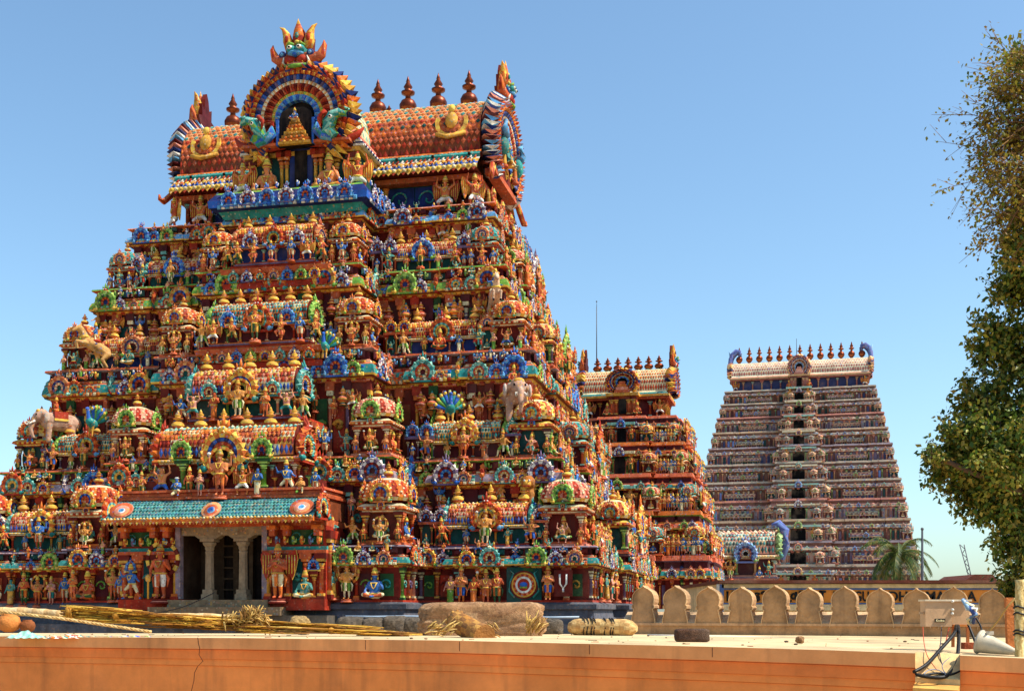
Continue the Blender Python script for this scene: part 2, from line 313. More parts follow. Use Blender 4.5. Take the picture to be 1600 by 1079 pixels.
def arch(w, pals, n=12, depth=.12, crest=True, inner=None, sz=1.0, feet=None, niche=True):
    """horseshoe gable of width w standing on z=0, facing -y, front rings at negative y. pals outer to inner."""
    mb = MB(); Ro = w/2; k = len(pals); a0, a1 = R(-42), R(222); cz = Ro*.67*sz
    t = Ro*.75/(k+.6); r = Ro*.80
    for i, p in enumerate(pals):
        r0 = r-t*(.9 if i else 1.0)
        ring(mb, max(.03, r0), r, -depth-(.0 if i else .0)+i*depth*.16, .02, a0, a1, n if i else n, p, cz, sz=sz, teeth=Ro*.22 if i == 0 else 0, bulge=depth*.3 if i else 0)
        r = r0
    pts = [(r*1.05*math.cos(a0+(a1-a0)*i/10), cz+r*1.05*math.sin(a0+(a1-a0)*i/10)*sz) for i in range(11)]
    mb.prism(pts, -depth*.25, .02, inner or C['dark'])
    f = feet or C['teal']
    for sx in (-1, 1):
        x = sx*Ro*.78; z = Ro*.12
        mb.ell((x, -depth*.8, z), (Ro*.16, depth*.7, Ro*.16), f, 8, 5)
        mb.tube([(x, -depth*.9, z), (x+sx*Ro*.22, -depth*.9, z+Ro*.02), (x+sx*Ro*.27, -depth*.8, z+Ro*.22), (x+sx*Ro*.16, -depth*.7, z+Ro*.26)], [Ro*.1, Ro*.08, Ro*.06, Ro*.02], 6, f)
    mb.box(-Ro*.95, Ro*.95, -depth*.8, .02, -.03*w, .035*w, pals[0][0])
    if crest:
        zt = cz+Ro*.84*sz; c = pals[-1][0]
        mb.ell((0, -depth*.6, zt+Ro*.10), (Ro*.2, depth*.7, Ro*.16), c, 8, 5)
        for a, L in ((-38, .3), (0, .42), (38, .3)):
            x = math.sin(R(a))*Ro; zz = math.cos(R(a))*Ro
            mb.tube([(x*.15, -depth*.5, zt+zz*.2), (x*(.15+L*.6), -depth*.5, zt+zz*(.2+L*.6)), (x*(.15+L*.8), -depth*.4, zt+Ro*.1+zz*(.2+L))], [Ro*.09, Ro*.075, Ro*.01], 6, pals[0][0])
        for sx in (-1, 1): mb.ell((sx*Ro*.09, -depth*1.1, zt+Ro*.16), (Ro*.05,)*3, C['white'], 6, 4)
    return mb
def kalasam(cols, n=12):
    mb = MB(); mb.lathe([(.20, 0), (.22, .03), (.13, .07), (.11, .13), (.20, .17), (.28, .26), (.29, .34), (.22, .43), (.12, .47), (.09, .50), (.09, .55), (.22, .59), (.23, .63), (.12, .65), (.11, .70), (.15, .74), (.06, .84), (.07, .86), (.0, 1.0)], n, cols)
    return mb
def scales_cyl(mb, x0, x1, prof, n, cols, edge=None, rise=.02):
    """barrel vault skin: prof list of (y,z); quads as overlapping scales, colour rows from cols; each scale raised"""
    rows = len(prof)-1; dx = (x1-x0)/n
    for i in range(rows):
        (ya, za), (yb, zb) = prof[i], prof[i+1]
        ny, nz = (zb-za), -(yb-ya); L = math.hypot(ny, nz) or 1; ny, nz = -ny/L*rise, -nz/L*rise
        off = .5*dx if i % 2 else 0; crow = cols[min(i, len(cols)-1)] if isinstance(cols[0], list) else cols
        for j in range(n+(1 if off else 0)):
            a = max(x0, x0+j*dx-off); b = min(x1, x0+(j+1)*dx-off); m = (a+b)/2; c = crow[(j+(i//2)) % len(crow)]
            e = vary(edge[min(i//3, len(edge)-1)] if isinstance(edge, list) else edge or [C['terra'], C['ochre'], C['dkred'], C['cream'], C['orange']][(i*2+j//3) % 5], .1)
            y2, z2 = (ya+yb)/2+ny, (za+zb)/2+nz
            # border quad then raised diamond
            mb.poly([(a, ya, za), (b, ya, za), (b, yb, zb), (a, yb, zb)], e)
            p = (m, y2, z2); q = [(a+(m-a)*.06, (ya+yb)/2+ny*.4, (za+zb)/2+nz*.4), (m, ya+(yb-ya)*.03+ny*.4, za+(zb-za)*.03+nz*.4), (b-(b-m)*.06, (ya+yb)/2+ny*.4, (za+zb)/2+nz*.4), (m, yb-(yb-ya)*.03+ny*.4, zb-(zb-za)*.03+nz*.4)]
            for t in range(4): mb.poly([q[t], q[(t+1) % 4], p], c)
def vprof(hw, h, rows, z0=0, pw=2.6):
    out = []
    for i in range(rows+1):
        a = math.pi*i/rows; c, s_ = math.cos(a), math.sin(a)
        out.append((-hw*math.copysign(abs(c)**(2/pw), c), z0+h*abs(s_)**(2/pw)))
    return out
# ------------------------------------------------------------------ tower kit: outlines, bands, shrines
def outline(A, B, W, P, wB, PB, jog=.3, hole=None, bk=None):
    """stepped temple plan, counter-clockwise, local x right, -y front; returns list of (x, y)"""
    def side(L, base, Wc, Pc, hole=None):
        c = min(2.2, (L-Wc)*.36); mid0 = Wc+(L-Wc)*.24; mid1 = L-c-(L-Wc)*.12
        seg = [(-L, -L+c, jog), (-L+c, -mid1, 0), (-mid1, -mid0, jog*.8), (-mid0, -Wc, 0)]
        if hole: seg += [(-Wc, -hole[0], Pc), (-hole[0], hole[0], hole[1]), (hole[0], Wc, Pc)]
        else: seg += [(-Wc, Wc, Pc)]
        seg += [(Wc, mid0, 0), (mid0, mid1, jog*.8), (mid1, L-c, 0), (L-c, L, jog)]
        return [(a, b, base+o) for a, b, o in seg]
    pts = []
    def emit(segs, tr, Lend):
        for k, (a, b, o) in enumerate(segs):
            p = -Lend if k == 0 else a; q = Lend if k == len(segs)-1 else b
            pts.append(tr(p, o)); pts.append(tr(q, o))
    emit(side(A, B, W, P, hole), lambda s, o: (s, -o), A+jog)
    bk = B if bk is None else bk; Bm = (B+bk)/2; sh = (bk-B)/2
    emit(side(Bm, A, wB, PB), lambda s, o: (o, s+sh), Bm+jog)
    emit(side(A, bk, W, P*.5), lambda s, o: (-s, o), A+jog)
    emit(side(Bm, A, wB, PB), lambda s, o: (-o, -s+sh), Bm+jog)
    out = []
    for p in pts:
        if not out or (abs(p[0]-out[-1][0])+abs(p[1]-out[-1][1])) > 1e-4: out.append(p)
    if abs(out[0][0]-out[-1][0])+abs(out[0][1]-out[-1][1]) < 1e-4: out.pop()
    return out
def rect(A, B, y=0): return [(-A, y-B), (A, y-B), (A, y+B), (-A, y+B)]
def normals(poly):
    n = len(poly); N = []
    for i in range(n):
        (x0, y0), (x1, y1) = poly[i], poly[(i+1) % n]; L = math.hypot(x1-x0, y1-y0); N.append(((y1-y0)/L, -(x1-x0)/L))
    return N
def band(mb, poly, prof, top=None):
    N = normals(poly); n = len(poly); prev = None
    for d, z, col in prof:
        b = len(mb.v)
        for i, (x, y) in enumerate(poly):
            n0, n1 = N[i-1], N[i]; mb.v.append((x+d*(n0[0]+n1[0]), y+d*(n0[1]+n1[1]), z))
        if prev is not None:
            for i in range(n):
                j = (i+1) % n; mb.face((prev+i, prev+j, b+j, b+i), col)
        prev = b
    if top: mb.face(tuple(prev+i for i in range(n)), top)
def walk(poly, spacing, d=0, back=False, inset=.12, minlen=.25):
    """positions along the outline's visible edges: (x, y, angle, step)"""
    N = normals(poly); n = len(poly)
    for i in range(n):
        nx, ny = N[i]
        if ny > .5 and not back: continue
        (x0, y0), (x1, y1) = poly[i], poly[(i+1) % n]; L = math.hypot(x1-x0, y1-y0)
        if L < minlen: continue
        k = max(1, round((L-2*inset)/spacing)); 
        for q in range(k):
            t = (inset+(L-2*inset)*(q+.5)/k)/L
            yield x0+(x1-x0)*t+nx*d, y0+(y1-y0)*t+ny*d, math.atan2(nx, -ny), (L-2*inset)/k
def petals(mb, poly, d, z, h, w, depth, cols, drop=False):
    """row of small petals or dentils along an outline"""
    for k, (x, y, a, st) in enumerate(walk(poly, w, d, inset=0)):
        M = T(x, y, z, a); hw = st*.46; c = cols[((k//9)*5+k % 2) % len(cols)]
        if drop: P = [(-hw, -depth*.6, h), (hw, -depth*.6, h), (hw*.8, -depth, h*.4), (0, -depth*.8, 0), (-hw*.8, -depth, h*.4)]; pts = [tuple(M @ Vector(p)) for p in P]
        else: P = [(-hw, 0, 0), (hw, 0, 0), (hw, 0, h), (-hw, 0, h), (-hw*.6, -depth, h*.25), (hw*.6, -depth, h*.25), (hw*.6, -depth, h*.75), (-hw*.6, -depth, h*.75)]; pts = [tuple(M @ Vector(p)) for p in P]
        b = len(mb.v); mb.v += pts
        if drop: mb.face((b, b+4, b+3, b+2, b+1), c)
        else:
            mb.face((b+4, b+5, b+6, b+7), c); mb.face((b, b+1, b+5, b+4), c); mb.face((b+1, b+2, b+6, b+5), c); mb.face((b+2, b+3, b+7, b+6), c); mb.face((b+3, b, b+4, b+7), c)
def pilaster(h, w, col, cap, base, rows=4):
    mb = MB(); t = w*.8
    mb.box(-w*.75, w*.75, -t*1.1, .02, 0, h*.07, base); mb.box(-w*.62, w*.62, -t*.95, .02, h*.07, h*.13, cap)
    mb.lathe([(w*.42, h*.13), (w*.40, h*.66), (w*.55, h*.68), (w*.42, h*.71), (w*.62, h*.75), (w*.65, h*.78), (w*.45, h*.80)], 8, [col, cap, col, cap, cap, base], (0, -t*.35, 0))
    mb.box(-w*.8, w*.8, -t*1.05, .02, h*.82, h*.88, cap); mb.box(-w*1.15, w*1.15, -t*1.2, .02, h*.88, h, base)
    return mb
_pil = {}
def pil(h, w, k):
    key = (round(h, 2), round(w, 2), k)
    if key not in _pil:
        a = [('terra', 'ochre', 'dkred'), ('red', 'orange', 'terra'), ('purple', 'cream', 'maroon'), ('green', 'lime', 'dkgreen'), ('ochre', 'orange', 'red'), ('terra', 'aqua', 'maroon'), ('pink', 'cream', 'terra')][k]
        _pil[key] = pilaster(h, w, *[C[q] for q in a])
    return _pil[key]
def scroll_panel(mb, M, w, h, bgc, fg, rows=1):
    """recessed panel with raised foliage scrolls"""
    mb2 = MB(); mb2.box(-w/2, w/2, -.03, .01, 0, h, bgc, skip='k')
    n = max(1, int(w/h))
    for q in range(n):
        cx = -w/2+w*(q+.5)/n; r = min(h*.4, w/n*.45); sg = 1 if q % 2 else -1
        path = [(cx+sg*math.cos(t*.55)*r*(1-t/14), -.05, h/2+math.sin(t*.55)*r*(1-t/14)) for t in range(13)]
        mb2.tube(path, [h*.05]*12+[h*.08], 4, fg)
    mb.add(mb2, M)
PALS = [[[C['orange'], C['yellow']], [C['dkblue'], C['blue']], [C['red'], C['terra']], [C['yellow'], C['lime']]],
        [[C['blue'], C['sky']], [C['dkblue'], C['blue']], [C['red'], C['orange']], [C['white'], C['sky']]],
        [[C['red'], C['orange']], [C['teal'], C['aqua']], [C['ochre'], C['yellow']], [C['red'], C['dkred']]],
        [[C['teal'], C['aqua']], [C['red'], C['terra']], [C['cream'], C['ochre']], [C['blue'], C['dkblue']]],
        [[C['green'], C['lime']], [C['dkgreen'], C['green']], [C['red'], C['orange']], [C['yellow'], C['cream']]],
        [[C['terra'], C['peach']], [C['purple'], C['dkblue']], [C['pink'], C['cream']], [C['dkred'], C['maroon']]],
        [[C['purple'], C['white']], [C['maroon'], C['red']], [C['blue'], C['sky']], [C['ochre'], C['cream']]]]
KUDU = [arch(1.0, p[:3], 11, .12, True, inner=[C['maroon'], C['dkblue'], C['dkteal']][i % 3], feet=[C['green'], C['sky'], C['teal'], C['red'], C['yellow'], C['aqua'], C['blue']][i]) for i, p in enumerate(PALS)]
GABLE = [arch(1.0, p, 15, .14, True, inner=C['dark'], feet=[C['teal'], C['green'], C['sky'], C['orange'], C['red'], C['green'], C['teal']][i]) for i, p in enumerate(PALS)]
SKIN = [S('d8743e'), S('cc5c34'), S('d8804e'), S('3a6cae'), S('d89078'), S('d8924c'), S('4a8a80')]
def fpal(i):
    sk = SKIN[i % 7]; cl = [C['red'], C['orange'], C['teal'], C['ochre'], C['blue'], C['green'], C['coral'], C['cream']][(i*3+1) % 8]
    sh = [C['cream'], sk, C['terra'], C['orange'], C['dkgreen'], sk][(i*5) % 6]
    return (sk, cl, C['yellow'] if i % 3 else C['ochre'], sh)
FIGM = {}
for pn, wing, cr, nvar in (('standing', None, 'tall', 4), ('four_armed', None, 'tall', 4), ('praying', None, 'tall', 3), ('lady', None, 'bun', 4), ('dancing', None, 'tall', 4), ('crouching', None, 'bun', 3), ('striding', None, 'tall', 4), ('seated', None, 'tall', 4), ('kneeling', None, 'turban', 3)):
    FIGM[pn] = [figure(pn, fpal(i*2+len(pn)), .026, cr, ped=C['terra'] if pn in ('standing', 'four_armed', 'lady') else None, halo=(C['orange'] if pn == 'four_armed' and i % 2 else None)) for i in range(nvar)]
FIGM['garuda'] = [figure('crouching', (SKIN[i], C['white'], C['yellow'], SKIN[i]), .026, 'tall', wings=[C['red'], C['orange']][i % 2]) for i in (0, 1)]
FNAME = dict(standing='standing_statue', four_armed='four_armed_statue', praying='praying_statue', lady='lady_statue', dancing='dancing_statue', crouching='atlas_statue', striding='striding_statue', seated='seated_statue', kneeling='kneeling_statue', garuda='winged_statue')
FMESH = {}
def fmesh(pn, i):
    i %= len(FIGM[pn])
    if (pn, i) not in FMESH: FMESH[(pn, i)] = FIGM[pn][i].mesh(FNAME[pn], PAINT)
    return FMESH[(pn, i)]
def domed_kit(k, fig=True):
    """square shrine with a bulbous scaled dome, 1 m wide: body, dome, finial builders"""
    a, b2, c, d = [(C['terra'], C['orange'], C['dkred'], C['cream']), (C['coral'], C['terra'], C['dkteal'], C['yellow']), (C['orange'], C['coral'], C['maroon'], C['aqua']), (C['pink'], C['terra'], C['dkred'], C['cream'])][k % 4]
    m = MB(); m.box(-.52, .52, -.52, .52, 0, .05, a); m.box(-.47, .47, -.47, .47, .05, .10, b2)
    m.box(-.34, .34, -.34, .34, .10, .72, c)
    for sx in (-1, 1):
        for sy in (-1, 1):
            m.add(pil(.62, .10, (k*2) % 7), T(sx*.38, sy*.38+.02*sy, .10, 0 if sy < 0 else math.pi)); m.add(pil(.62, .10, (k*2+1) % 7), T(sx*.40, sy*.36, .10, R(90*sx)))
    sq_ = rect(.40, .40)
    band(m, sq_, [(0, .70, b2), (.06, .72, a), (.06, .75, d), (.15, .78, b2), (.13, .84, C['orange']), (.03, .90, d), (-.02, .90, a)], a)
    petals(m, sq_, .14, .765, .05, .07, .03, [d, C['red']])
    for ang in (0, 90, -90):
        m.add(KUDU[(k+ang//90) % 7], T(math.sin(R(ang))*.52, -math.cos(R(ang))*.52, .80, R(ang), .2))
    if fig:
        for ang in (0, 90): m.add(FIGM['seated'][(k+ang) % 4], T(math.sin(R(ang))*.40, -math.cos(R(ang))*.40, .12, R(ang), .75))
    dm = MB(); s1, s2, s3 = [(C['orange'], C['red'], C['cream']), (C['terra'], C['yellow'], C['cream']), (C['teal'], C['terra'], C['aqua']), (C['pink'], C['red'], C['cream'])][k % 4]
    prof = [(.36, 0), (.36, .07), (.50, .09), (.55, .16), (.55, .24), (.53, .32), (.49, .40), (.42, .48), (.33, .55), (.22, .60), (.10, .63)]
    def colf(i, j):
        if i < 2: return C['dkred']
        if i == 2: return s3 if j % 2 else C['ochre']
        if i == 8: return s3
        return [s1, s2, s1, vary(s2)][(j+i*2) % 4] if i < 8 else s2
    dm.lathe(prof, 28, colf, sq=3.2, sm=False)
    for i in range(3, 8):                                     # raised scales
        (r0, z0), (r1, z1) = prof[i], prof[i+1]
        for j in range(24):
            an = 2*math.pi*(j+.5*(i % 2))/24; kk = 1/((abs(math.cos(an))**3.2+abs(math.sin(an))**3.2)**(1/3.2)); rm = (r0+r1)/2*kk
            dm.lathe([(.038, -.02), (.030, .012), (.0, .02)], 4, [s1, s3][j % 2], (rm*math.cos(an), rm*math.sin(an), (z0+z1)/2), sm=False)
    for ang in (0, 90, 180, -90):
        dm.add(KUDU[[0, 2, 5, 4][k % 4]], T(math.sin(R(ang))*.53, -math.cos(R(ang))*.53, .05, R(ang), .52))
    f = kalasam([C['ochre'], C['red'], C['yellow'], C['ochre'], C['terra'], C['ochre'], C['yellow'], C['red'], C['terra'], C['ochre']], 10)
    return m, dm, f
def vault_kit(L, k, body=.62, vh=.72, n=None, fig=True, nf=3):
    """oblong shrine L long and 1 m deep with a scaled barrel vault: body, vault, end arches, gable builders"""
    a, b2, c = [(C['terra'], C['orange'], C['dkred']), (C['red'], C['terra'], C['dkteal']), (C['orange'], C['ochre'], C['maroon']), (C['terra'], C['pink'], C['dkblue'])][k % 4]
    m = MB(); h = L/2
    m.box(-h-.04, h+.04, -.52, .5, 0, .05, C['purple']); m.box(-h, h, -.46, .5, .05, .10, a); m.box(-h+.08, h-.08, -.32, .5, .10, body, c)
    np_ = max(3, int(L/.5))
    for q in range(np_+1): m.add(pil(body-.1, .09, (k+q) % 7), T(-h+.08+(L-.16)*q/np_, -.33, .10))
    for sx in (-1, 1): m.add(pil(body-.1, .09, k % 7), T(sx*(h-.08), -.2, .10, R(90*sx))); m.add(pil(body-.1, .09, k % 7), T(sx*(h-.08), .2, .10, R(90*sx)))
    rc = [(-h+.05, -.38), (h-.05, -.38), (h-.05, .5), (-h+.05, .5)]
    band(m, rc, [(0, body-.02, b2), (.07, body, a), (.08, body+.035, C['cream']), (.15, body+.06, C['blue'] if k % 2 else C['yellow']), (.13, body+.10, b2), (.0, body+.14, C['teal'] if k % 2 else C['orange']), (-.05, body+.14, a)], a)
    petals(m, rc, .145, body+.04, .05, .08, .03, [C['yellow'], C['cream']])
    v = MB(); pr = vprof(.48, vh, 12, body+.14, 2.5)
    cs = [[[C['blue'], C['dkblue']], [C['red'], C['dkred']], [C['orange'], C['terra']], [C['peach'], C['orange']], [C['aqua'], C['teal']], [C['aqua'], C['cream']]]+[[C['orange'], C['yellow']]]*8,
          [[C['blue'], C['dkblue']]]+[[C['pink'], C['red']]]*2+[[C['terra'], C['yellow']]]*2+[[C['cream'], C['orange']]]+[[C['orange'], C['red']]]*7,
          [[C['teal'], C['dkteal']]]*2+[[C['aqua'], C['teal']]]*2+[[C['orange'], C['cream']]]*2+[[C['aqua'], C['cream']]]*7,
          [[C['red'], C['dkred']]]*2+[[C['orange'], C['yellow']]]*2+[[C['pink'], C['orange']]]*2+[[C['cream'], C['aqua']]]*7][k % 4]
    scales_cyl(v, -h+.06, h-.06, pr, n or max(10, int(L/.11)), cs, rise=.03)
    for sg in (-1, 1): v.poly([(sg*(h-.06), y, z) for y, z in pr][::sg], C['dkred'])
    for q, (yy, zz) in ((0, pr[6]),):                        # ridge roll
        for j in range(int(L/.14)): v.lathe([(.05, 0), (.055, .03), (.0, .07)], 5, [C['yellow'], C['orange'], C['cream']][j % 3], (-h+.1+j*.14, yy, zz-.01))
    e = MB(); e.add(arch(1.05, PALS[(k+2) % 7], 13, .16, True, feet=C['teal']), T(0, 0, 0)); 
    g = MB(); g.add(GABLE[(k*2+1) % 7], T(0, 0, 0))
    f = kalasam([[C['ochre'], C['yellow'], C['terra']][k % 3], C['ochre'], C['orange'], C['yellow'], C['terra'], C['yellow'], C['ochre']], 10)
    return m, v, e, g, f
class Tower:
    def __init__(s, name, loc, rz, mat):
        s.root = empty(name, loc, rz); s.mat = mat; s.req = {}; s.up = -loc[2]; s.fs = 1.0
    def part(s, mb, name, loc=(0, 0, 0), rz=0, parent=None):
        o = mb.build(name, s.mat, parent or s.root, loc, rz)
        if parent is None: o.location.z += s.up
        return o
    def put(s, name, me, M, pri=1.0): s.req.setdefault(name, []).append((pri, me, M))
    def fig(s, pn, i, x, y, z, rz, h, pri=None): s.put(FNAME[pn], fmesh(pn, i), T(x, y, z, rz, h*s.fs), (pri or h)+(0 if abs(rz) < 1.7 and rz > -1 else -1))
    def flush(s, cap=98):
        for name, L in s.req.items():
            L.sort(key=lambda t: -t[0])
            for pri, me, M in L[:cap]:
                o = bpy.data.objects.new(name, me); sc.collection.objects.link(o); o.parent = s.root
                o.matrix_basis = Matrix.Translation((0, 0, s.up)) @ M
            rest = L[cap:]
            if rest:
                mb = MB()
                for pri, me, M in rest:
                    b = len(mb.v); mb.v += [tuple(M @ v.co) for v in me.vertices]; col = me.attributes['Col'].data
                    for p in me.polygons: mb.f.append(tuple(b+i for i in p.vertices)); mb.c.append(tuple(col[p.index].color)[:3]); mb.s.append(p.use_smooth)
                o = s.part(mb, 'small_'+name+'s'); o['kind'] = 'stuff'
    _dk = {}; _vk = {}
    def domed(s, x, y, z, rz, wd, k, hs=1.0, name='domed_shrine'):
        key = (k % 4, s.mat.name)
        if key not in s._dk:
            a, b, c = domed_kit(k); s._dk[key] = (a.mesh('domed_shrine', s.mat), b.mesh('dome', s.mat), c.mesh('finial', s.mat))
        a, b, c = s._dk[key]
        o = link(name, a, s.root, (x, y, z+s.up), rz, (wd, wd, wd*hs))
        link('dome', b, o, (0, 0, .88)); link('finial', c, o, (0, 0, 1.48), 0, .40)
        return o
    def vaulted(s, x, y, z, rz, L, dp, k, hs=1.0, nf=3, deity=None, gs=.8, gz=.55, fs=.75, name='vaulted_shrine', gk=None):
        key = (round(L/dp, 2), k % 4, s.mat.name)
        if key not in s._vk:
            kit = vault_kit(L/dp, k); s._vk[key] = [q.mesh(nm, s.mat) for q, nm in zip(kit, ('vaulted_shrine', 'vault_roof', 'end_arch', 'gable', 'finial'))]
        a, v, e, g, f = s._vk[key]; h = L/dp/2
        o = link(name, a, s.root, (x, y, z+s.up), rz, (dp, dp, dp*hs))
        link('vault_roof', v, o)
        for sx in (-1, 1): link('end_arch', e, o, (sx*(h-.02), 0, .64), R(90*sx), (1.0, 1, .92))
        if gk is not None: g = [GABLE[gk % 7].mesh('gable', s.mat)][0]
        link('gable', g, o, (0, -.50, gz), 0, (gs, 1, gs))
        for q in range(nf):
            if nf: link('finial', f, o, ((q-(nf-1)/2)*(2*h-.5)/max(1, nf-1 if nf > 1 else 1), .05, 1.42), 0, fs)
        return o
def storey(tw, A, B, W, P, wB, PB, z0, z1, zc, z2, ci, bk=None, hole=None, kud=1.2, plh=0, pw=.2, ps=.72, jog=.3, detail=1, walltop=None):
    """wall with pilasters z0-z1, cornice z1-zc with small gables, ledge and balusters zc-z2"""
    poly = outline(A, B, W, P, wB, PB, jog, hole, bk)
    pa = [C[x] for x in (['dkred', 'maroon', 'dkred', 'maroon', 'dkred', 'maroon'])]
    wall = MB(); band(wall, poly, [(0, z0, pa[ci % 6]), (0, z1, pa[ci % 6])])
    h = z1-z0
    if plh: band(wall, poly, [(.35, z0-plh, C['grey']), (.35, z0-plh*.72, C['grey']), (.25, z0-plh*.68, C['grey']), (.2, z0-plh*.4, S('5a5c66')), (.34, z0-plh*.34, S('62646e')), (.34, z0-plh*.16, C['grey']), (.16, z0-.08, C['grey']), (.16, z0, C['red'])])
    k = 0
    for x, y, a, st in walk(poly, ps, 0):
        wall.add(pil(h*.99, pw, [0, 1, 4, 0, 2, 5, 1, 3, 6][(k*5+ci) % 9]), T(x-math.cos(a)*st*.5, y-math.sin(a)*st*.5, z0, a)); k += 1
        q = rnd.random(); pc = rnd.choice([C['dkteal'], C['maroon'], C['maroon'], C['dkgreen'], C['dkred'], C['red'], C['brown'], C['terra']])
        if detail: scroll_panel(wall, T(x, y, z0+h*.12, a), st-pw*1.6, h*.66, pc, rnd.choice([C['teal'], C['terra'], C['dkred'], C['green'], C['purple'], C['ochre']]))
    wo = tw.part(wall, 'storey_wall')
    cor = MB(); hc = zc-z1
    ca, cb, cc = [(C['terra'], C['red'], C['teal']), (C['orange'], C['terra'], C['mauve']), (C['coral'], C['pink'], C['teal']), (C['terra'], C['orange'], C['green']), (C['coral'], C['red'], C['sky'])][ci % 5]
    band(cor, poly, [(.02, z1-.14*hc, C['maroon']), (.14, z1-.10*hc, ca), (.14, z1, cb), (.24, z1+.06*hc, C['ochre']), (.38, z1+.14*hc, C['brown']), (.42, z1+.24*hc, C['yellow']), (.39, z1+.46*hc, cc), (.32, z1+.72*hc, cc), (.18, z1+.84*hc, ca), (.18, z1+.92*hc, C['cream']), (.12, zc, cb)], C['maroon'])
    petals(cor, poly, .15, z1-.08*hc, .12*hc+.03, .22, .06, [C['ochre'], C['red'], C['yellow']])
    petals(cor, poly, .42, z1+.08*hc, .16*hc+.03, .17, .05, [C['yellow'], C['orange'], C['cream'], C['red']])
    petals(cor, poly, .405, z1+.30*hc, .15*hc, .16, .035, [cc, C['aqua'], C['terra'], C['cream'], C['orange'], C['coral']])
    petals(cor, poly, .36, z1+.50*hc, .16*hc, .16, .035, [C['teal'], C['coral'], C['pink'], C['orange'], C['blue'], C['terra'], C['ochre']])
    petals(cor, poly, .22, z1+.80*hc, .14*hc, .2, .06, [ca, C['orange'], C['ochre'], C['red']])
    co = tw.part(cor, 'cornice', parent=wo)
    led = MB(); hl = z2-zc; ta, tb = [(C['purple'], C['mauve']), (C['green'], C['terra']), (C['mauve'], C['terra']), (C['terra'], C['green']), (C['orange'], C['pink'])][ci % 5]
    band(led, poly, [(.10, zc, C['maroon']), (.10, z2-.3*hl, C['maroon']), (.28, z2-.24*hl, ta), (.33, z2-.16*hl, ta), (.30, z2, tb), (.2, z2, ta)], C['maroon'])
    petals(led, poly, .26, zc+.02, hl*.66, .40, .06, [C['maroon'], C['dkteal'], C['maroon'], C['dkred']])
    for x, y, a, st in walk(poly, .30, .24): led.add(BLOCK[[[0, 3, 0, 0], [1, 1, 2, 1], [0, 0, 3, 2], [1, 1, 1, 3], [2, 2, 1, 2]][ci % 5][rnd.randrange(4)]], T(x, y, zc+hl*.02, a, hl*.78))
    tw.part(led, 'ledge', parent=wo)
    for j, (x, y, a, st) in enumerate(walk(poly, .62, .36)):
        if hole and abs(x) < 3.2 and y < -8: continue
        tw.fig(['seated', 'kneeling', 'seated', 'lady', 'crouching'][(j*3+ci) % 5], j+ci, x, y, zc-.02+.3*hl, a, rnd.uniform(.6, .85), .3)
    for j, (x, y, a, st) in enumerate(walk(poly, kud*.62, .38)):
        if hole and abs(x) < 3.2 and y < -8: continue
        kk = [0, 1, 2, 3, 5, 6, 4, 3, 1, 2, 0, 6][(j*5+ci*2) % 12]; s_ = min(hc*1.35, st*.98)*rnd.choice((.7, .9, 1.0, 1.15)) if j % 3 else min((z2-z1)*1.12, 1.15)
        tw.put('arch_ornament', kmesh(kk, tw.mat), T(x, y, z1+.12*hc, a, s_), s_+(0 if abs(a) < 1 else -.3))
    return poly
KM = {}
def kmesh(k, mat):
    if (k, mat.name) not in KM: KM[(k, mat.name)] = KUDU[k].mesh('arch_ornament', mat)
    return KM[(k, mat.name)]
BLOCK = []
for c1, c2 in ((C['purple'], C['sky']), (C['green'], C['lime']), (C['orange'], C['yellow']), (C['blue'], C['white'])):
    b = MB(); b.ell((0, -.1, .5), (.22, .18, .45), c1, 7, 5); b.ell((0, -.22, .75), (.14, .14, .18), c2, 6, 4); b.tube([(.1, -.2, .4), (.3, -.25, .3), (.34, -.22, .7)], [.1, .08, .03], 5, c2); BLOCK.append(b)
# ------------------------------------------------------------------ ground, street
gm = MB(); gm.poly([(-9000, -400, GZ), (9000, -400, GZ), (9000, 14000, GZ), (-9000, 14000, GZ)], S('b49a78'))
tag(gm.build('ground', ROUGHM), kind='structure')

# ------------------------------------------------------------------ main gateway tower
ROT = 12.5
tw = Tower('gateway_tower', (-8.23, 61.3, GZ), R(-ROT), PAINT)
tag(tw.root, 'huge close gateway tower crowded with painted statues, with an open pillared porch', 'tower', 'painted gateway towers')
tw.fs = .74
TI = [  # A, B, W, P, wB, PB, z0, z1, zc, z2, back
    (13.7, 11.0, 7.0, 2.4, 3.9, .7, .45, 1.75, 2.22, 2.55, 10.5),
    (12.1, 9.6, 6.0, 2.3, 3.3, .6, 2.55, 5.1, 5.75, 6.2, 6.5),
    (10.7, 8.2, 4.6, 2.1, 2.7, .5, 6.2, 9.6, 10.4, 10.9, 4.6),
    (9.2, 6.8, 3.5, 1.9, 2.3, .5, 10.9, 13.75, 14.4, 14.85, 4.0),
    (8.3, 5.2, 3.0, 1.7, 2.0, .4, 14.85, 17.3, 17.8, 18.1, 3.6)]
base = MB(); pb = outline(13.9, 11.2, 7.2, 2.8, 4.0, .9, bk=10.7)
band(base, pb, [(.6, GZ, S('8a7a66')), (.6, -2.2, S('8a7a66')), (.9, -1.8, C['grey']), (.5, -1.2, S('7a6a58')), (.5, -.5, C['grey'])], C['grey'])
tw.part(base, 'granite_base')
for i, (A, B, W, P, wB, PB, z0, z1, zc, z2, bk) in enumerate(TI):
    storey(tw, A, B, W, P, wB, PB, z0, z1, zc, z2, i, bk, hole=(2.7, .3) if i == 0 else None, plh=1.0 if i == 0 else 0, ps=.8 if i == 0 else .75, pw=.17)
side_pos = lambda s, o: (o, s, R(90))
rows = [dict(z=2.57, wd=1.8, vd=1.2), dict(z=6.22, wd=1.65, vd=1.12), dict(z=10.92, wd=1.5, vd=1.02), dict(z=14.87, wd=1.3, vd=.95)]
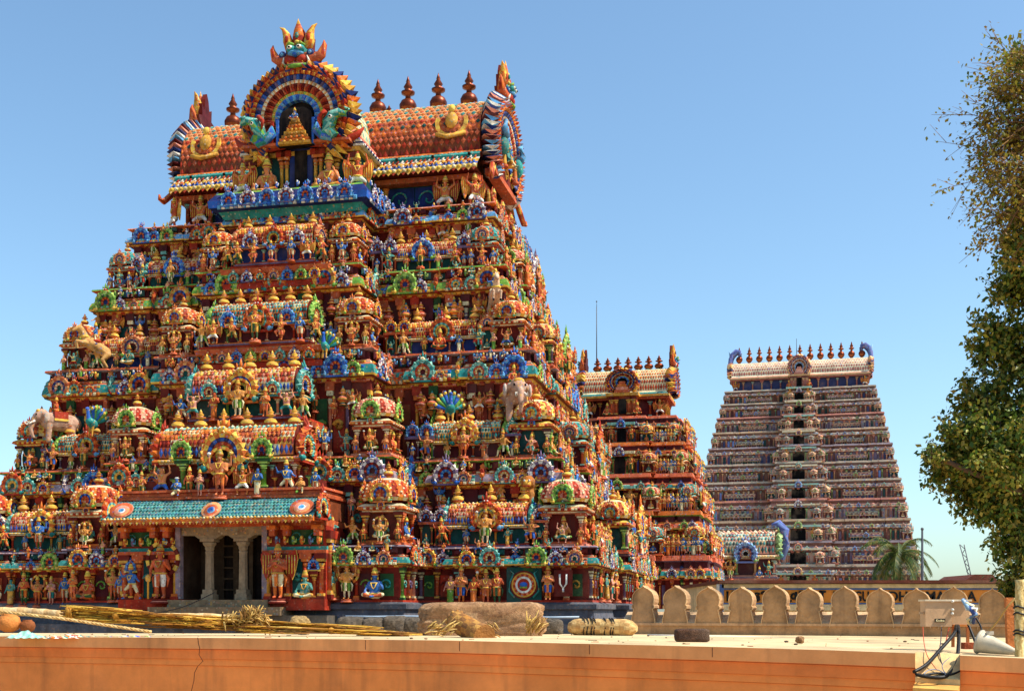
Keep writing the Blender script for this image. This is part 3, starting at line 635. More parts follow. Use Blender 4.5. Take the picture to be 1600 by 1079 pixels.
vk = [1, 2, 3, 1]; dk = [0, 1, 0, 2]
poses_a = ['standing', 'dancing', 'lady', 'praying', 'four_armed', 'striding']
for i, rw in enumerate(rows):
    A, B, W, P, wB, PB = TI[i][:6]; z, wd, vd = rw['z'], rw['wd'], rw['vd']; B2 = TI[i+1][1]; A2 = TI[i+1][0]; bk = TI[i][10]; sh = (bk-B)/2; Bm = (B+bk)/2
    zh = TI[i+1][7]-z
    front = lambda s, o: (s, -o, 0.0)
    for sg in (-1, 1):
        # corner shrine and the one at the edge of the projecting middle bay
        tw.domed(sg*(A-wd*.42), -(B-wd*.42), z, 0, wd, dk[i]+(1 if i == 0 and sg > 0 else 0)+(2 if i == 0 and sg > 0 else 0), 1.0)
        tw.domed(sg*(W-wd*.40), -(B+P-wd*.42), z, 0, wd*.98, dk[i]+(i % 2)*2, 1.0)
        # oblong shrine in the wing
        cx = W+(A-W)*.43; Ls = (A-W)*.50
        tw.vaulted(sg*cx, -(B-.45), z, 0, Ls, vd, vk[i], 1.0, 3, gs=1.15, gz=.55, fs=.72, gk=[2, 0, 2, 1][i] if sg > 0 else [0, 2, 5, 1][i])
        # pairs of small shrine fronts between
        for q, sx in enumerate((W+.35, W+.95, cx+Ls*.5+.45, cx+Ls*.5+1.0)):
            if sx > A-wd*.9: continue
            mb = MB(); mb.box(-.27, .27, -.25, .3, 0, .08, C['purple']); mb.box(-.25, .25, -.18, .3, .08, .95, [C['dkteal'], C['maroon']][i % 2])
            for sx2 in (-1, 1): mb.add(pil(.85, .08, (i*2+q) % 7), T(sx2*.22, -.2, .08))
            mb.box(-.34, .34, -.32, .3, .93, 1.03, [C['terra'], C['purple']][i % 2]); mb.add(KUDU[[6, 6, 1, 3, 0, 5][(i*2+q//2) % 6]], T(0, -.25, 1.03, 0, .62))
            key = ('niche', i % 2, (i*2+q) % 7, (i*2+q//2) % 6)
            if key not in Tower._vk: Tower._vk[key] = mb.mesh('small_shrine_front', PAINT)
            tw.put('small_shrine_front', Tower._vk[key], T(sg*sx, -(B-.2), z))
            tw.fig(['seated', 'standing', 'crouching', 'lady'][(q+i) % 4], q+i, sg*sx, -(B+.12), z+.12, 0, .8)
        # figures either side of the oblong shrine, and its deity
        h = 1.45 if i < 2 else 1.35
        for q, dx in enumerate((-.52, .52)):
            tw.fig(['striding', 'dancing', 'striding', 'dancing'][(q+i) % 4], i+q, sg*cx+dx*Ls*1.04, -(B+.22), z+.06, 0, h)
        tw.fig(['four_armed', 'four_armed', 'seated', 'standing'][i], i*2+(sg > 0), sg*cx, -(B+.42), z+.12, 0, [1.7, 1.5, 1.7, 1.3][i])
        for dx in (-.25, .25): tw.fig('lady' if dx > 0 else 'standing', i+1, sg*cx+dx*Ls, -(B+.15), z+.06, 0, .95)
        tw.fig('dancing' if i % 2 else 'crouching', i+(sg > 0), sg*(A-wd*.42), -(B+.16+wd*.08), z+.1, 0, 1.1); tw.fig('four_armed', i+1, sg*(W-wd*.4), -(B+P+.16+wd*.08), z+.1, 0, 1.15)
        for dx in (-.38, .38):
            tw.fig(['lady', 'standing'][i % 2], i+2, sg*(A-wd*.42)+dx*wd, -(B+.2), z+.05, 0, .95); tw.fig(['standing', 'praying'][i % 2], i, sg*(W-wd*.4)+dx*wd, -(B+P+.2), z+.05, 0, .95)
        # standing gods in front of the wall above, between the shrines
        for q, sx in enumerate(np.linspace(W+.6, A2-.6, 4)):
            if q in (1,): continue
            tw.fig(['four_armed', 'garuda', 'standing', 'praying'][(q+i) % 4], q+i, sg*sx, -(B2+.45), z+1.75+.15*(q % 2), 0, 1.15)
        for q in range(2): tw.fig(['striding', 'dancing', 'four_armed'][(q+i) % 3], q+i+2, sg*(W-wd*.9-q*.9-.3), -(B+P-.1), z+.05, 0, 1.35)
    # right and left faces
    for face, sg in ((1, 1), (-1, -1)):
        rz = R(90*sg)
        def sp(s_, o): return (sg*o, s_*sg+sh, rz)
        x, y, a = sp(0, A+PB-.4); tw.vaulted(x, y, z, a, wB*1.25, vd*1.1, vk[i], 1.05, 3, gs=1.5, gz=.5, gk=(i*2) % 7)
        x, y, a = sp(0, A+PB+.35); tw.fig('four_armed', i, x, y, z+.1, a, 1.8)
        for q, s_ in enumerate((-wB+.35, wB-.35)): x, y, a = sp(s_, A+PB-.5); tw.domed(x, y, z, a, wd*.9, dk[i]+1)
        x, y, a = sp((Bm-.8)*sg, A-.6); tw.domed(x, y, z, a, wd*.9, dk[i])
        n = int(2*Bm/.75)
        for q in range(n):
            s_ = -Bm+.9+(2*Bm-1.4)*(q+.5)/n; o = A+(PB if abs(s_) < wB else 0)+.22
            if abs(s_) < .8: continue
            x, y, a = sp(s_, o); tw.fig((poses_a+['garuda'])[(q*2+i) % 7], q+i, x, y, z+.04, a, 1.25+.25*(q % 3 == 0), .8)
            if q % 2 == 0:
                x, y, a = sp(s_, A2+.35+(PB if abs(s_) < wB else 0)); tw.fig(['garuda', 'striding', 'dancing'][q % 3], q+i, x, y, z+1.9, a, 1.4, .7)
# upper storey figures and urns below the neck, on top of cornices
for i in range(1, 5):
    A, B, W, P, wB, PB, z0, z1, zc, z2, bk = TI[i]
    for q, (x, y, a, st) in enumerate(walk(outline(A, B, W, P, wB, PB, bk=bk), .95, .42)):
        if q % 2: tw.fig(['seated', 'kneeling', 'seated', 'crouching'][(q//2+i) % 4], q, x, y, zc-.02, a, .75, .45)
    # painted urns in a row between shrine roofs and cornice
    for q, (x, y, a, st) in enumerate(walk(outline(A, B, W, P, wB, PB, bk=bk), .55, .30)):
        if rnd.random() < .62:
            if 'urn' not in Tower._vk: Tower._vk['urn'] = [kalasam(cs, 10).mesh('urn', PAINT) for cs in ([C['ochre'], C['coral'], C['teal'], C['ochre'], C['orange']], [C['terra'], C['pink'], C['red'], C['ochre']])]
            tw.put('urn', Tower._vk['urn'][q % 2], T(x, y, z1-1.1, a, .82), 1-abs(a))
    for q, (x, y, a, st) in enumerate(walk(outline(A, B, W, P, wB, PB, bk=bk), .85, .35)):
        tw.fig((poses_a+['garuda', 'lady'])[(q*3+i) % 8], q+i, x, y, z1-1.3-.35*(q % 2), a, 1.15, .6)

# middle bay: stacked oblong shrines with gods
mid = [(13.1, 4.75, 5.9, 1.75, 0, 6, 1.0, 5.3), (11.7, 7.75, 4.6, 1.45, 1, 5, 1.0, 4.3), (10.2, 11.15, 4.4, 1.25, 2, 6, 1.0, 3.7), (8.6, 14.95, 3.6, 1.2, 3, 4, 1.0, 3.0)]
for i, (v, zb, L, dp, k, nf, hs, hw) in enumerate(mid):
    blk = MB()
    band(blk, rect(L/2+.5, 1.7, -(v-1.2)), [(.1, zb-1.0, C['terra']), (.1, zb-.75, C['red']), (0, zb-.7, C['dkred']), (0, zb-.4, C['dkred']), (.15, zb-.35, C['orange']), (.2, zb-.15, C['terra']), (.05, zb-.1, C['ochre']), (.05, zb, C['red'])], C['maroon'])
    petals(blk, rect(L/2+.5, 1.7, -(v-1.2)), .02, zb-.68, .26, .3, .08, [C['orange'], C['teal'], C['ochre'], C['terra']])
    if i:
        tw.part(blk, 'shrine_plinth')
        for q, (x, y, a, st) in enumerate(walk(rect(L/2+.5, 1.7, -(v-1.2)), .62, .16)): tw.put('arch_ornament', kmesh((q*3+i) % 7, PAINT), T(x, y, zb-.72, a, .55), .5)
    tw.vaulted(0, -v, zb, 0, L, dp, k, hs, nf, gs=[1.15, 1.1, 1.1, .8][i], gz=[.42, .48, .42, .62][i], fs=[.52, .6, .62, .55][i], gk=[0, 0, 2, 2][i])
    if i:
        vf = v+dp*.55
        tw.fig('four_armed', [3, 1, 2, 0][i], 0, -(vf+.3), zb+.08, 0, [2.2, 1.8, 1.8, 1.0][i])
        for q, dx in enumerate((-.40, -.22, .22, .40)):
            tw.fig(['crouching', 'lady', 'praying', 'crouching'][q] if i == 1 else ['dancing', 'standing', 'garuda', 'striding'][(q+i) % 4], q+i, dx*L*1.1, -(vf+.15), zb+.05, 0, [1.5, 1.45, 1.35, 1.2][i])
        for sg in (-1, 1):
            tw.fig('striding', i+(sg > 0), sg*(L/2+.35), -(vf-.1), zb, 0, 1.45); tw.put('arch_ornament', kmesh([1, 3, 1, 6][i], PAINT), T(sg*L*.3, -(vf+.02), zb+dp*.62, 0, .75), 2)
    petals_done = True
# ------------------------------------------------------------------ entrance porch
def xf(m): m.v = [(x*.81, (y+12.55)*.85-14.2, z*.8+.14) for x, y, z in m.v]
po = MB(); ST = S('9a8468'); zt = 3.95
for sg in (-1, 1):
    x0, x1 = sorted((sg*2.2, sg*5.3))
    po.box(x0, x1, -12.55, -10.4, -.1, zt, C['red'])
    po.box(*sorted((sg*2.12, sg*2.38)), -12.72, -12.4, .45, zt, C['mauve']); po.box(*sorted((sg*2.14, sg*2.36)), -12.4, -10.4, .45, zt, S('4a3426'))
    po.box(*sorted((sg*2.15, sg*5.35)), -12.85, -12.5, -.1, .42, C['red'], top=C['terra'])
    for q, uu in enumerate((2.42, 3.42, 4.35, 5.1)): po.add(pil(2.2, .26, [4, 0, 1, 0][q]), T(sg*uu, -12.56, .42))
    for q, uu in enumerate((4.75,)): po.add(pil(1.35, .2, 0), T(sg*uu, -12.6, .42)); po.box(*sorted((sg*4.4, sg*5.1)), -12.75, -12.5, 1.75, 1.85, C['yellow']); po.add(KUDU[1], T(sg*uu, -12.7, 1.85, 0, .6))
    scroll_panel(po, T(sg*3.88, -12.57, .5), .5, 1.9, C['dkteal'], C['teal']); scroll_panel(po, T(sg*2.92, -12.57, .5), .7, 2.1, C['dkred'], C['red'])
    po.box(*sorted((sg*2.3, sg*5.4)), -12.8, -12.5, 2.62, 2.78, C['terra']); po.box(*sorted((sg*2.3, sg*5.4)), -12.7, -12.5, 2.78, 2.95, C['teal'])
    for q in range(7): po.add(BLOCK[[2, 0, 2, 1][q % 4]], T(sg*(2.5+q*.42), -12.72, 3.0, 0, .5))
    scroll_panel(po, T(sg*4.3, -12.58, 3.05), 1.7, .7, C['dkgreen'], C['teal'])
    for uu in (2.75, 3.45, 5.0): po.box(*sorted((sg*(uu-.14), sg*(uu+.14))), -13.0, -12.5, 3.45, 3.75, C['terra']); po.box(*sorted((sg*(uu-.22), sg*(uu+.22))), -13.1, -12.5, 3.75, 3.95, C['orange'])
po.box(-5.3, 5.3, -12.7, -9.5, zt, 4.25, C['terra']); po.box(-2.2, 2.2, -12.6, -12.2, 3.55, zt, ST)
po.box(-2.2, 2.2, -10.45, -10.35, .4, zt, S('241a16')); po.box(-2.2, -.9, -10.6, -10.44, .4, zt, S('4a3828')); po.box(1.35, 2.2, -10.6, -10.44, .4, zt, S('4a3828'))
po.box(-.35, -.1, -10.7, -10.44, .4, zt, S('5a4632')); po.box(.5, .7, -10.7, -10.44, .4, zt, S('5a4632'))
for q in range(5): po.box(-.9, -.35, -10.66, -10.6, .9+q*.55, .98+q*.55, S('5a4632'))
po.box(-2.6, 2.6, -13.1, -9.5, .05, .40, S('8a7458')); po.box(-3.4, 3.4, -13.5, -9.5, -.35, .05, S('7c6850')); po.box(-5.5, 5.6, -13.2, -9.5, -.9, -.35, S('5e564c'))
for sg in (-1, 1):
    for q, yy in enumerate((-12.3, -11.7, -11.1)): po.add(pil(3.3, .26, [0, 4, 0][q]), T(sg*5.3, yy, .42, R(90*sg)))
    for yy in (-12.0, -11.4): scroll_panel(po, T(sg*5.31, yy, .6, R(90*sg)), .36, 1.6, C['dkteal'], C['terra']); po.add(FIGM['lady'][1], T(sg*5.42, yy, .5, R(90*sg), 1.3)); po.add(FIGM['seated'][2], T(sg*5.4, yy, 2.6, R(90*sg), 1.2))
    po.add(KUDU[0], T(sg*5.36, -11.7, 2.1, R(90*sg), .8))
xf(po); pob = tw.part(po, 'entrance_porch')
pl_ = MB(); pl_.box(-.30, .30, -.30, .30, 0, .28, ST); pl_.box(-.25, .25, -.25, .25, .28, .5, ST)
pl_.lathe([(.23, .5), (.22, .9), (.20, 2.2), (.22, 2.28), (.19, 2.34), (.23, 2.42), (.23, 2.52), (.32, 2.62), (.34, 2.72), (.25, 2.78)], 8, ST, sm=False)
pl_.box(-.36, .36, -.3, .3, 2.76, 2.9, ST); pl_.prism([(-.75, 3.1), (-.45, 2.9), (.45, 2.9), (.75, 3.1), (.75, 3.2), (-.75, 3.2)], -.25, .25, ST)
pm = pl_.mesh('pillar', ROUGHM)
for u in (-.63, .79): link('pillar', pm, pob, (u, -14.0, .45), 0, .83)
# canopy over the porch
ca = MB(); pr = []
for q in range(9):
    t = q/8; pr.append((-14.15+1.7*t, 4.25+1.05*math.sin(t*math.pi/2)**1.15))
scales_cyl(ca, -5.3, 5.3, pr, 62, [[C['dkteal'], S('2a6a70'), C['dkteal']], [S('2a6a70'), S('2c5c78')], [C['dkteal'], S('2a6a70')], [S('2c5c78'), C['teal'], C['dkteal']]]*2, S('5a9c94'), .05)
ca.poly([(-5.3, -14.15, 4.24), (5.3, -14.15, 4.24), (5.3, -12.4, 4.24), (-5.3, -12.4, 4.24)][::-1], C['terra'])
ca.box(-5.35, 5.35, -14.2, -14.05, 4.06, 4.26, C['orange']); ca.box(-5.3, 5.3, -14.05, -12.6, 4.1, 4.2, C['terra'])
for q in range(62): ca.poly([(-5.3+q*.171, -14.21, 4.1), (-5.3+q*.171+.16, -14.21, 4.1), (-5.3+q*.171+.08, -14.26, 3.96)], [C['yellow'], C['terra']][q % 2]); ca.ell((-5.22+q*.171, -14.2, 4.27), (.07, .07, .06), [C['cream'], C['ochre']][q % 2], 6, 4)
for sg in (-1, 1):
    ca.poly([(sg*5.3, y, z) for y, z in pr]+[(sg*5.3, -12.45, 4.24)], C['terra'])
    e = arch(1.6, PALS[2], 12, .16, True, feet=C['teal']); ca.add(e, T(sg*5.38, -13.3, 4.2, R(90*sg), .95))
    e = MB(); e.lathe([(.0, 0), (.14, .05), (.18, .02), (.34, .06), (.38, .0), (.55, .05), (.58, 0)], 18, [C['sky'], C['white'], C['pink'], C['peach'], C['terra'], C['pink']]); ca.add(e, Matrix.Translation((sg*4.6, -13.75, 4.72)) @ Matrix.Rotation(R(52), 4, 'X') @ Matrix.Diagonal((1.05, .9, 1, 1)))
e = MB(); e.lathe([(.0, .02), (.16, .06), (.2, .02), (.3, .06), (.34, .0), (.46, .05), (.5, 0)], 18, [C['blue'], C['sky'], C['terra'], C['coral'], C['peach'], C['pink']]); ca.add(e, Matrix.Translation((.1, -13.85, 4.66)) @ Matrix.Rotation(R(55), 4, 'X'))
xf(ca); tw.part(ca, 'canopy', (0, 0, -tw.up), 0, pob).location = (0, 0, 0)
# ledge above the canopy with gods, and wall behind them
lg = MB(); rl = rect(5.2, 1.4, -11.3)
band(lg, rl, [(0, 4.3, C['dkred']), (0, 5.25, C['brown']), (.1, 5.3, C['red']), (.12, 5.42, C['terra']), (.02, 5.46, C['brown']), (.0, 5.62, C['terra']), (.12, 5.66, C['red']), (.1, 5.78, C['terra'])], C['maroon'])
rl2 = rect(4.5, 1.3, -11.0); band(lg, rl2, [(0, 5.7, C['maroon']), (0, 6.3, C['dkred'])], C['maroon'])
for q in range(11): lg.add(pil(.62, .16, [0, 1, 3, 5][q % 4]), T(-4.4+q*.88, -12.32, 5.76))
xf(lg); tw.part(lg, 'figure_ledge')
for u, pn, k, h, y in ((0, 'four_armed', 3, 2.35, 12.75), (-1.05, 'praying', 2, 1.35, 12.75), (-1.65, 'standing', 0, 1.5, 12.65), (-2.25, 'kneeling', 1, 1.5, 12.75), (1.15, 'garuda', 0, 1.65, 12.7), (1.9, 'lady', 3, 1.5, 12.7),
                       (-3.2, 'crouching', 0, 1.9, 12.5), (3.35, 'striding', 1, 1.85, 12.5), (4.05, 'kneeling', 2, 1.4, 12.6), (-4.3, 'standing', 3, 1.35, 12.5), (-4.9, 'lady', 2, 1.2, 12.6), (4.8, 'standing', 1, 1.3, 12.6)):
    tw.fig(pn, k, u*.81, -(y+1.65), 4.5, 0, h*.95, 3)
for u in (-1.7, 1.7): tw.put('arch_ornament', kmesh(4, PAINT), T(u, -14.25, 5.95, 0, .95), 3); lgp = pil(1.2, .26, 3); tw.put('bracket_column', lgp.mesh('bracket_column', PAINT), T(u, -14.05, 4.75))
# door guardians and ground-floor statues
GU = figure('standing', (SKIN[1], C['white'], C['ochre'], C['terra']), .013, 'tall', mace=True, ped=C['dkred'], eyes=True, halo=C['dkred']).mesh('guardian_statue', PAINT)
GU2 = figure('praying', (SKIN[1], C['cream'], C['ochre'], C['orange']), .013, 'tall', wings=C['red'], ped=C['dkred'], eyes=True).mesh('guardian_statue', PAINT)
o = link('guardian_statue', GU, tw.root, (-2.42, -14.6, .5+tw.up), 0, 1.95); o['label'] = 'red skinned guardian in white leggings, left of the porch'
o = link('guardian_statue', GU2, tw.root, (2.5, -14.6, .5+tw.up), 0, 1.9); o['label'] = 'winged guardian with folded hands, right of the porch'
for q, (u, v, pn, k, h) in enumerate(((3.6, 14.6, 'seated', 0, 2.1), (4.95, 13.7, 'four_armed', 1, 1.75), (6.1, 13.75, 'seated', 2, 2.3), (-3.6, 14.65, 'striding', 1, 1.8), (-5.0, 13.7, 'four_armed', 3, 1.6), (-4.5, 14.0, 'standing', 1, 1.4), (-6.1, 13.75, 'seated', 1, 2.2), (-6.8, 13.7, 'praying', 0, 1.5))):
    tw.fig(pn, k, u, -v, .48, 0, h, 3)
for q, u in enumerate((8.5, 8.95, 9.45, 9.95, 10.4)): tw.fig(['lady', 'praying', 'lady', 'four_armed', 'standing'][q], q, u, -11.6, .30, 0, [1.55, 1.85, 1.5, 1.7, 1.75][q], 3)
tw.fig('praying', 1, 12.45, -11.65, .45, 0, 1.65, 3)
for q in range(9): tw.fig(['lady', 'standing', 'praying', 'four_armed', 'standing'][q % 5], q, -7.9-q*.66, -11.5, .3, 0, 1.5+.2*(q % 3 == 1), 2)
for q in range(12): tw.fig(['standing', 'lady', 'praying', 'four_armed'][q % 4], q, 14.2+(.7 if abs(-9.5+q*1.6) < 4 else 0), -9.5+q*1.6, .5, R(90), 1.5, 1)
# round emblem with ring, flame discs and the white U mark in red panels
em = MB(); em.box(-.85, .85, -.03, .02, -.9, .85, C['dkteal'])
def disc(mb, r0, r1, y, c, n=24, yy=.0):
    for j in range(n):
        a, b = 2*math.pi*j/n, 2*math.pi*(j+1)/n; mb.poly([(r0*math.cos(a), y, r0*math.sin(a)), (r1*math.cos(a), y-yy, r1*math.sin(a)), (r1*math.cos(b), y-yy, r1*math.sin(b)), (r0*math.cos(b), y, r0*math.sin(b))], c if not isinstance(c, list) else c[j % len(c)])
disc(em, 0, .30, -.12, C['red']); disc(em, .30, .40, -.12, C['white']); disc(em, .40, .52, -.10, [C['red'], C['orange']]); disc(em, .52, .60, -.08, C['ochre']); disc(em, .60, .68, -.06, C['dkred'])
em.ell((0, -.14, .02), (.2, .06, .12), C['blue'], 8, 5); em.box(-.18, .18, -.16, -.1, -.16, -.08, C['green'])
for sg in (-1, 1): em.tube([(sg*.45, -.05, -.6), (sg*.72, -.06, -.3), (sg*.7, -.06, .1), (sg*.5, -.06, .55), (sg*.68, -.06, .7)], [.05, .05, .05, .05, .02], 5, C['teal'])
em.v = [(x*.82, y, z*.82) for x, y, z in em.v]; tw.part(em, 'round_emblem', (11.45, -11.42, 1.05))
um = MB(); um.box(-.42, .42, -.05, .02, -.6, .6, C['dkred']); um.tube([(-.16, -.08, .42), (-.15, -.08, -.02), (0, -.08, -.24), (.15, -.08, -.02), (.16, -.08, .42)], .045, 6, C['white']); um.tube([(0, -.08, -.24), (0, -.08, -.4)], .05, 6, C['white'])
um.v = [(x*.85, y, z*.85) for x, y, z in um.v]; tw.part(um, 'mark_panel', (13.05, -11.62, 1.1))
# animals -----------------------------------------------------------------
def animal(caps, cols, vox=.03, extra=None):
    V, F, K = organic(caps, vox); m = MB(); m.v = list(V); m.f = list(F); m.s = [True]*len(F); m.c = [cols[k] for k in K]
    if extra: extra(m)
    return m
EL = S('b8917a')
def mirror(c): return c+[((-a[0], a[1], a[2]), (-b[0], b[1], b[2]), ra, rb, k) for a, b, ra, rb, k in c if abs(a[0])+abs(b[0]) > .01]
elep = mirror([((0, -.1, 1.0), (0, .9, .95), .42, .42, 'b'), ((0, -.45, 1.25), (0, -.6, 1.15), .30, .26, 'h'), ((0, -.78, 1.05), (0, -.95, .6), .15, .10, 'h'), ((0, -.95, .6), (0, -.85, .25), .10, .07, 'h'), ((0, -.85, .25), (0, -.7, .2), .07, .05, 'h'),
               ((.25, -.2, .8), (.27, -.25, .1), .15, .12, 'b'), ((.25, .8, .8), (.27, .85, .1), .16, .12, 'b'), ((.28, -.42, 1.25), (.48, -.32, .95), .12, .06, 'h')])
def el_x(m):
    for sg in (-1, 1): m.tube([(sg*.14, -.8, .95), (sg*.2, -1.05, .8), (sg*.18, -1.2, .9)], [.05, .04, .01], 6, C['white']); m.ell((sg*.2, -.76, 1.24), (.04, .04, .05), C['black'], 6, 4); m.ell((sg*.45, -.36, 1.1), (.08, .14, .24), S('c8b4a4'), 8, 5)
    m.box(-.44, .44, .0, .6, 1.0, 1.42, C['red'], top=C['yellow']); m.box(-.46, .46, -.02, .62, 1.0, 1.1, C['yellow']); m.ell((0, -.62, 1.4), (.2, .1, .12), C['ochre'], 8, 5)
    m.add(FIGM['seated'][1], T(0, .2, 1.42, 0, 1.0))
ELM = animal(elep, dict(b=EL, h=EL), .035, el_x).mesh('elephant_statue', PAINT)
hors = mirror([((0, .55, .75), (0, -.15, 1.15), .26, .27, 'b'), ((0, -.3, 1.25), (0, -.55, 1.75), .19, .12, 'b'), ((0, -.6, 1.8), (0, -.9, 1.62), .12, .07, 'b'), ((.05, -.56, 1.9), (.06, -.55, 2.02), .035, .01, 'b'),
               ((.15, -.3, 1.1), (.16, -.75, 1.15), .11, .07, 'b'), ((.16, -.75, 1.15), (.15, -.7, .8), .06, .05, 'b'), ((.15, -.7, .8), (.15, -.78, .76), .06, .05, 'k'),
               ((.16, .6, .65), (.18, .35, .4), .15, .09, 'b'), ((.18, .35, .4), (.18, .6, .06), .07, .05, 'b'), ((.18, .6, .06), (.18, .52, .03), .06, .05, 'k'), ((0, .8, .8), (0, 1.0, .35), .07, .03, 'm'),
               ((0, -.15, 1.45), (0, -.5, 1.95), .06, .05, 'm')])
def ho_x(m):
    m.ell((0, .1, 1.22), (.29, .25, .12), C['red'], 10, 5); m.lathe([(.2, 0), (.215, .04), (.2, .08)], 10, C['yellow'], (0, -.36, 1.35)); m.add(FIGM['striding'][1], T(0, .1, 1.05, 0, 1.0))
HOM = [animal(hors, dict(b=c1, k=C['dark'], m=c2), .032, ho_x).mesh('horse_statue', PAINT) for c1, c2 in ((S('d4b090'), C['ochre']), (S('c89858'), C['brown']))]
lion = mirror([((0, .2, .35), (0, -.02, .75), .26, .24, 'b'), ((0, -.05, .98), (0, -.12, 1.0), .27, .25, 'm'), ((0, -.2, 1.0), (0, -.32, .95), .17, .13, 'f'), ((.12, -.2, .65), (.14, -.3, .08), .10, .08, 'b'), ((.22, .1, .25), (.26, -.15, .08), .14, .08, 'b'), ((.12, -.1, 1.25), (.13, -.08, 1.3), .06, .03, 'f')])
def li_x(m):
    for sg in (-1, 1): m.ell((sg*.08, -.4, 1.05), (.04, .03, .04), C['white'], 6, 4); m.ell((sg*.08, -.43, 1.05), (.018, .015, .02), C['black'], 6, 4)
    m.box(-.1, .1, -.45, -.35, .86, .9, C['red'])
    for q in range(14): a = 2*math.pi*q/14; m.tube([(math.cos(a)*.24, -.1, 1.0+math.sin(a)*.24), (math.cos(a+.3)*.36, -.08, 1.0+math.sin(a+.3)*.36)], [.05, .01], 5, C['yellow'])
LIM = animal(lion, dict(b=S('b8783c'), m=S('a86428'), f=C['ochre']), .03, li_x).mesh('lion_statue', PAINT)
peac = mirror([((0, .1, .5), (0, -.1, .6), .2, .16, 'b'), ((0, -.15, .65), (0, -.2, 1.05), .09, .06, 'n'), ((0, -.2, 1.08), (0, -.3, 1.08), .075, .04, 'n'), ((.08, 0, .4), (.08, -.05, .0), .05, .03, 'l')])
def pe_x(m):
    for q in range(9):
        a = R(20+q*17.5); m.tube([(0, .2, .5), (math.cos(a)*.45, .3, .5+math.sin(a)*.55), (math.cos(a)*.62, .32, .5+math.sin(a)*.8)], [.03, .09, .05], 5, [C['teal'], C['green'], C['blue']][q % 3]); m.ell((math.cos(a)*.55, .24, .5+math.sin(a)*.7), (.06, .04, .07), C['yellow'], 6, 4)
PEM = animal(peac, dict(b=C['teal'], n=C['blue'], l=C['ochre']), .03, pe_x).mesh('peacock_statue', PAINT)
for nm, me, u, v, z, rz, s_ in (('elephant_statue', ELM, 10.6, 9.2, 7.75, 25, 1.15), ('elephant_statue', ELM, -10.5, 9.5, 7.5, -40, .98), ('horse_statue', HOM[0], 9.4, 7.7, 12.3, 20, 1.0), ('horse_statue', HOM[1], -9.0, 8.6, 10.95, -50, 1.0),
                                 ('lion_statue', LIM, 11.4, 10.2, 3.9, 0, 1.25), ('peacock_statue', PEM, 8.2, 10.5, 7.6, 20, 1.1), ('peacock_statue', PEM, 3.0, 11.0, 10.4, 0, .9), ('peacock_statue', PEM, -8.0, 10.4, 7.6, -10, 1.1),
                                 ('peacock_statue', PEM, 14.0, -4.0, 4.1, 90, 1.2)):
    link(nm, me, tw.root, (u, -v, z+tw.up), R(rz), s_)
# ------------------------------------------------------------------ neck, barrel roof, front dormer
VL = 7.7; TS = -1.7; tw.up += TS
nk = MB()
band(nk, rect(8.0, 3.6), [(.5, 19.9, C['dkred']), (.5, 20.15, C['terra']), (.35, 20.2, C['purple']), (.3, 20.4, C['brown']), (.1, 20.45, C['grey'])], C['grey'])
nk.box(-7.3, 7.3, -3.05, 3.05, 20.3, 22.2, C['dkteal'])
for sg in (-1, 1):
    for u0, wd_ in ((3.75, 1.3), (5.1, 1.3)): scroll_panel(nk, T(sg*u0, -3.08, 20.5), wd_, 1.15, C['dkblue'], C['teal'])
    scroll_panel(nk, T(sg*6.8, -3.08, 20.5), .7, 1.15, C['dkred'], C['black'])
    for u0 in (3.0, 6.0, 7.2): nk.add(pil(1.6, .28, 4 if u0 < 7 else 5), T(sg*u0, -3.05, 20.42))
    for k_, s_ in enumerate((-2.5, -.9, .9, 2.5)): nk.add(pil(1.6, .28, [0, 4, 5, 3][k_]), T(sg*7.3, s_, 20.42, R(90*sg)))
    scroll_panel(nk, T(sg*7.32, 0, 20.5, R(90*sg)), 1.4, 1.3, C['dkblue'], C['teal'])
nk.box(-7.6, 7.6, -3.6, 3.6, 21.72, 21.95, C['terra']); nk.box(-7.55, 7.55, -3.35, 3.35, 21.95, 22.1, C['red'])
tw.part(nk, 'roof_neck')
rf = MB(); ev = [(0, 22.0, C['dkred']), (.98, 22.0, C['dkred']), (.98, 22.06, C['yellow']), (.9, 22.24, C['yellow']), (.86, 22.26, C['blue']), (.78, 22.36, C['blue']), (.76, 22.38, C['ochre']), (.52, 22.58, C['ochre']), (.5, 22.6, C['red']), (.42, 22.7, C['white']), (.40, 22.72, C['teal']), (.44, 22.86, C['teal']), (.3, 23.0, C['teal']), (.2, 23.02, C['orange']), (.12, 23.15, C['orange']), (.02, 23.17, C['dkred'])]
er = rect(8.9, 2.55)
# straight eave bands along front and back
for sy in (-1, 1):
    for (d0, z0, c0), (d1, z1, c1) in zip(ev, ev[1:]):
        rf.poly([(-VL, sy*(3.15+d0), z0), (VL, sy*(3.15+d0), z0), (VL, sy*(3.15+d1), z1), (-VL, sy*(3.15+d1), z1)][::-sy], c1)
def rope(mb, y, z, x0, x1, st, r, cols, slant=.6):
    n = int((x1-x0)/st)
    for j in range(n):
        x = x0+j*st; mb.tube([(x, y, z-r*.9), (x+st*slant, y-r*.6, z), (x+st*slant*1.3, y, z+r*.9)], [r*.35, r*.6, r*.35], 4, cols[j % len(cols)])
rope(rf, -3.98, 22.31, -VL+.1, VL-.1, .2, .1, [C['blue'], C['white'], C['dkblue']]); rope(rf, -3.62, 22.65, -VL+.1, VL-.1, .22, .11, [C['red'], C['white'], C['terra']])
for j in range(int(2*VL/.24)):
    x = -VL+.14+j*.24; rf.ell((x, -4.12, 22.14), (.10, .06, .09), [C['yellow'], C['cream']][j % 2], 6, 4); rf.poly([(x-.12, -4.14, 22.04), (x+.12, -4.14, 22.04), (x, -4.2, 21.88)], [C['ochre'], C['red']][j % 2])
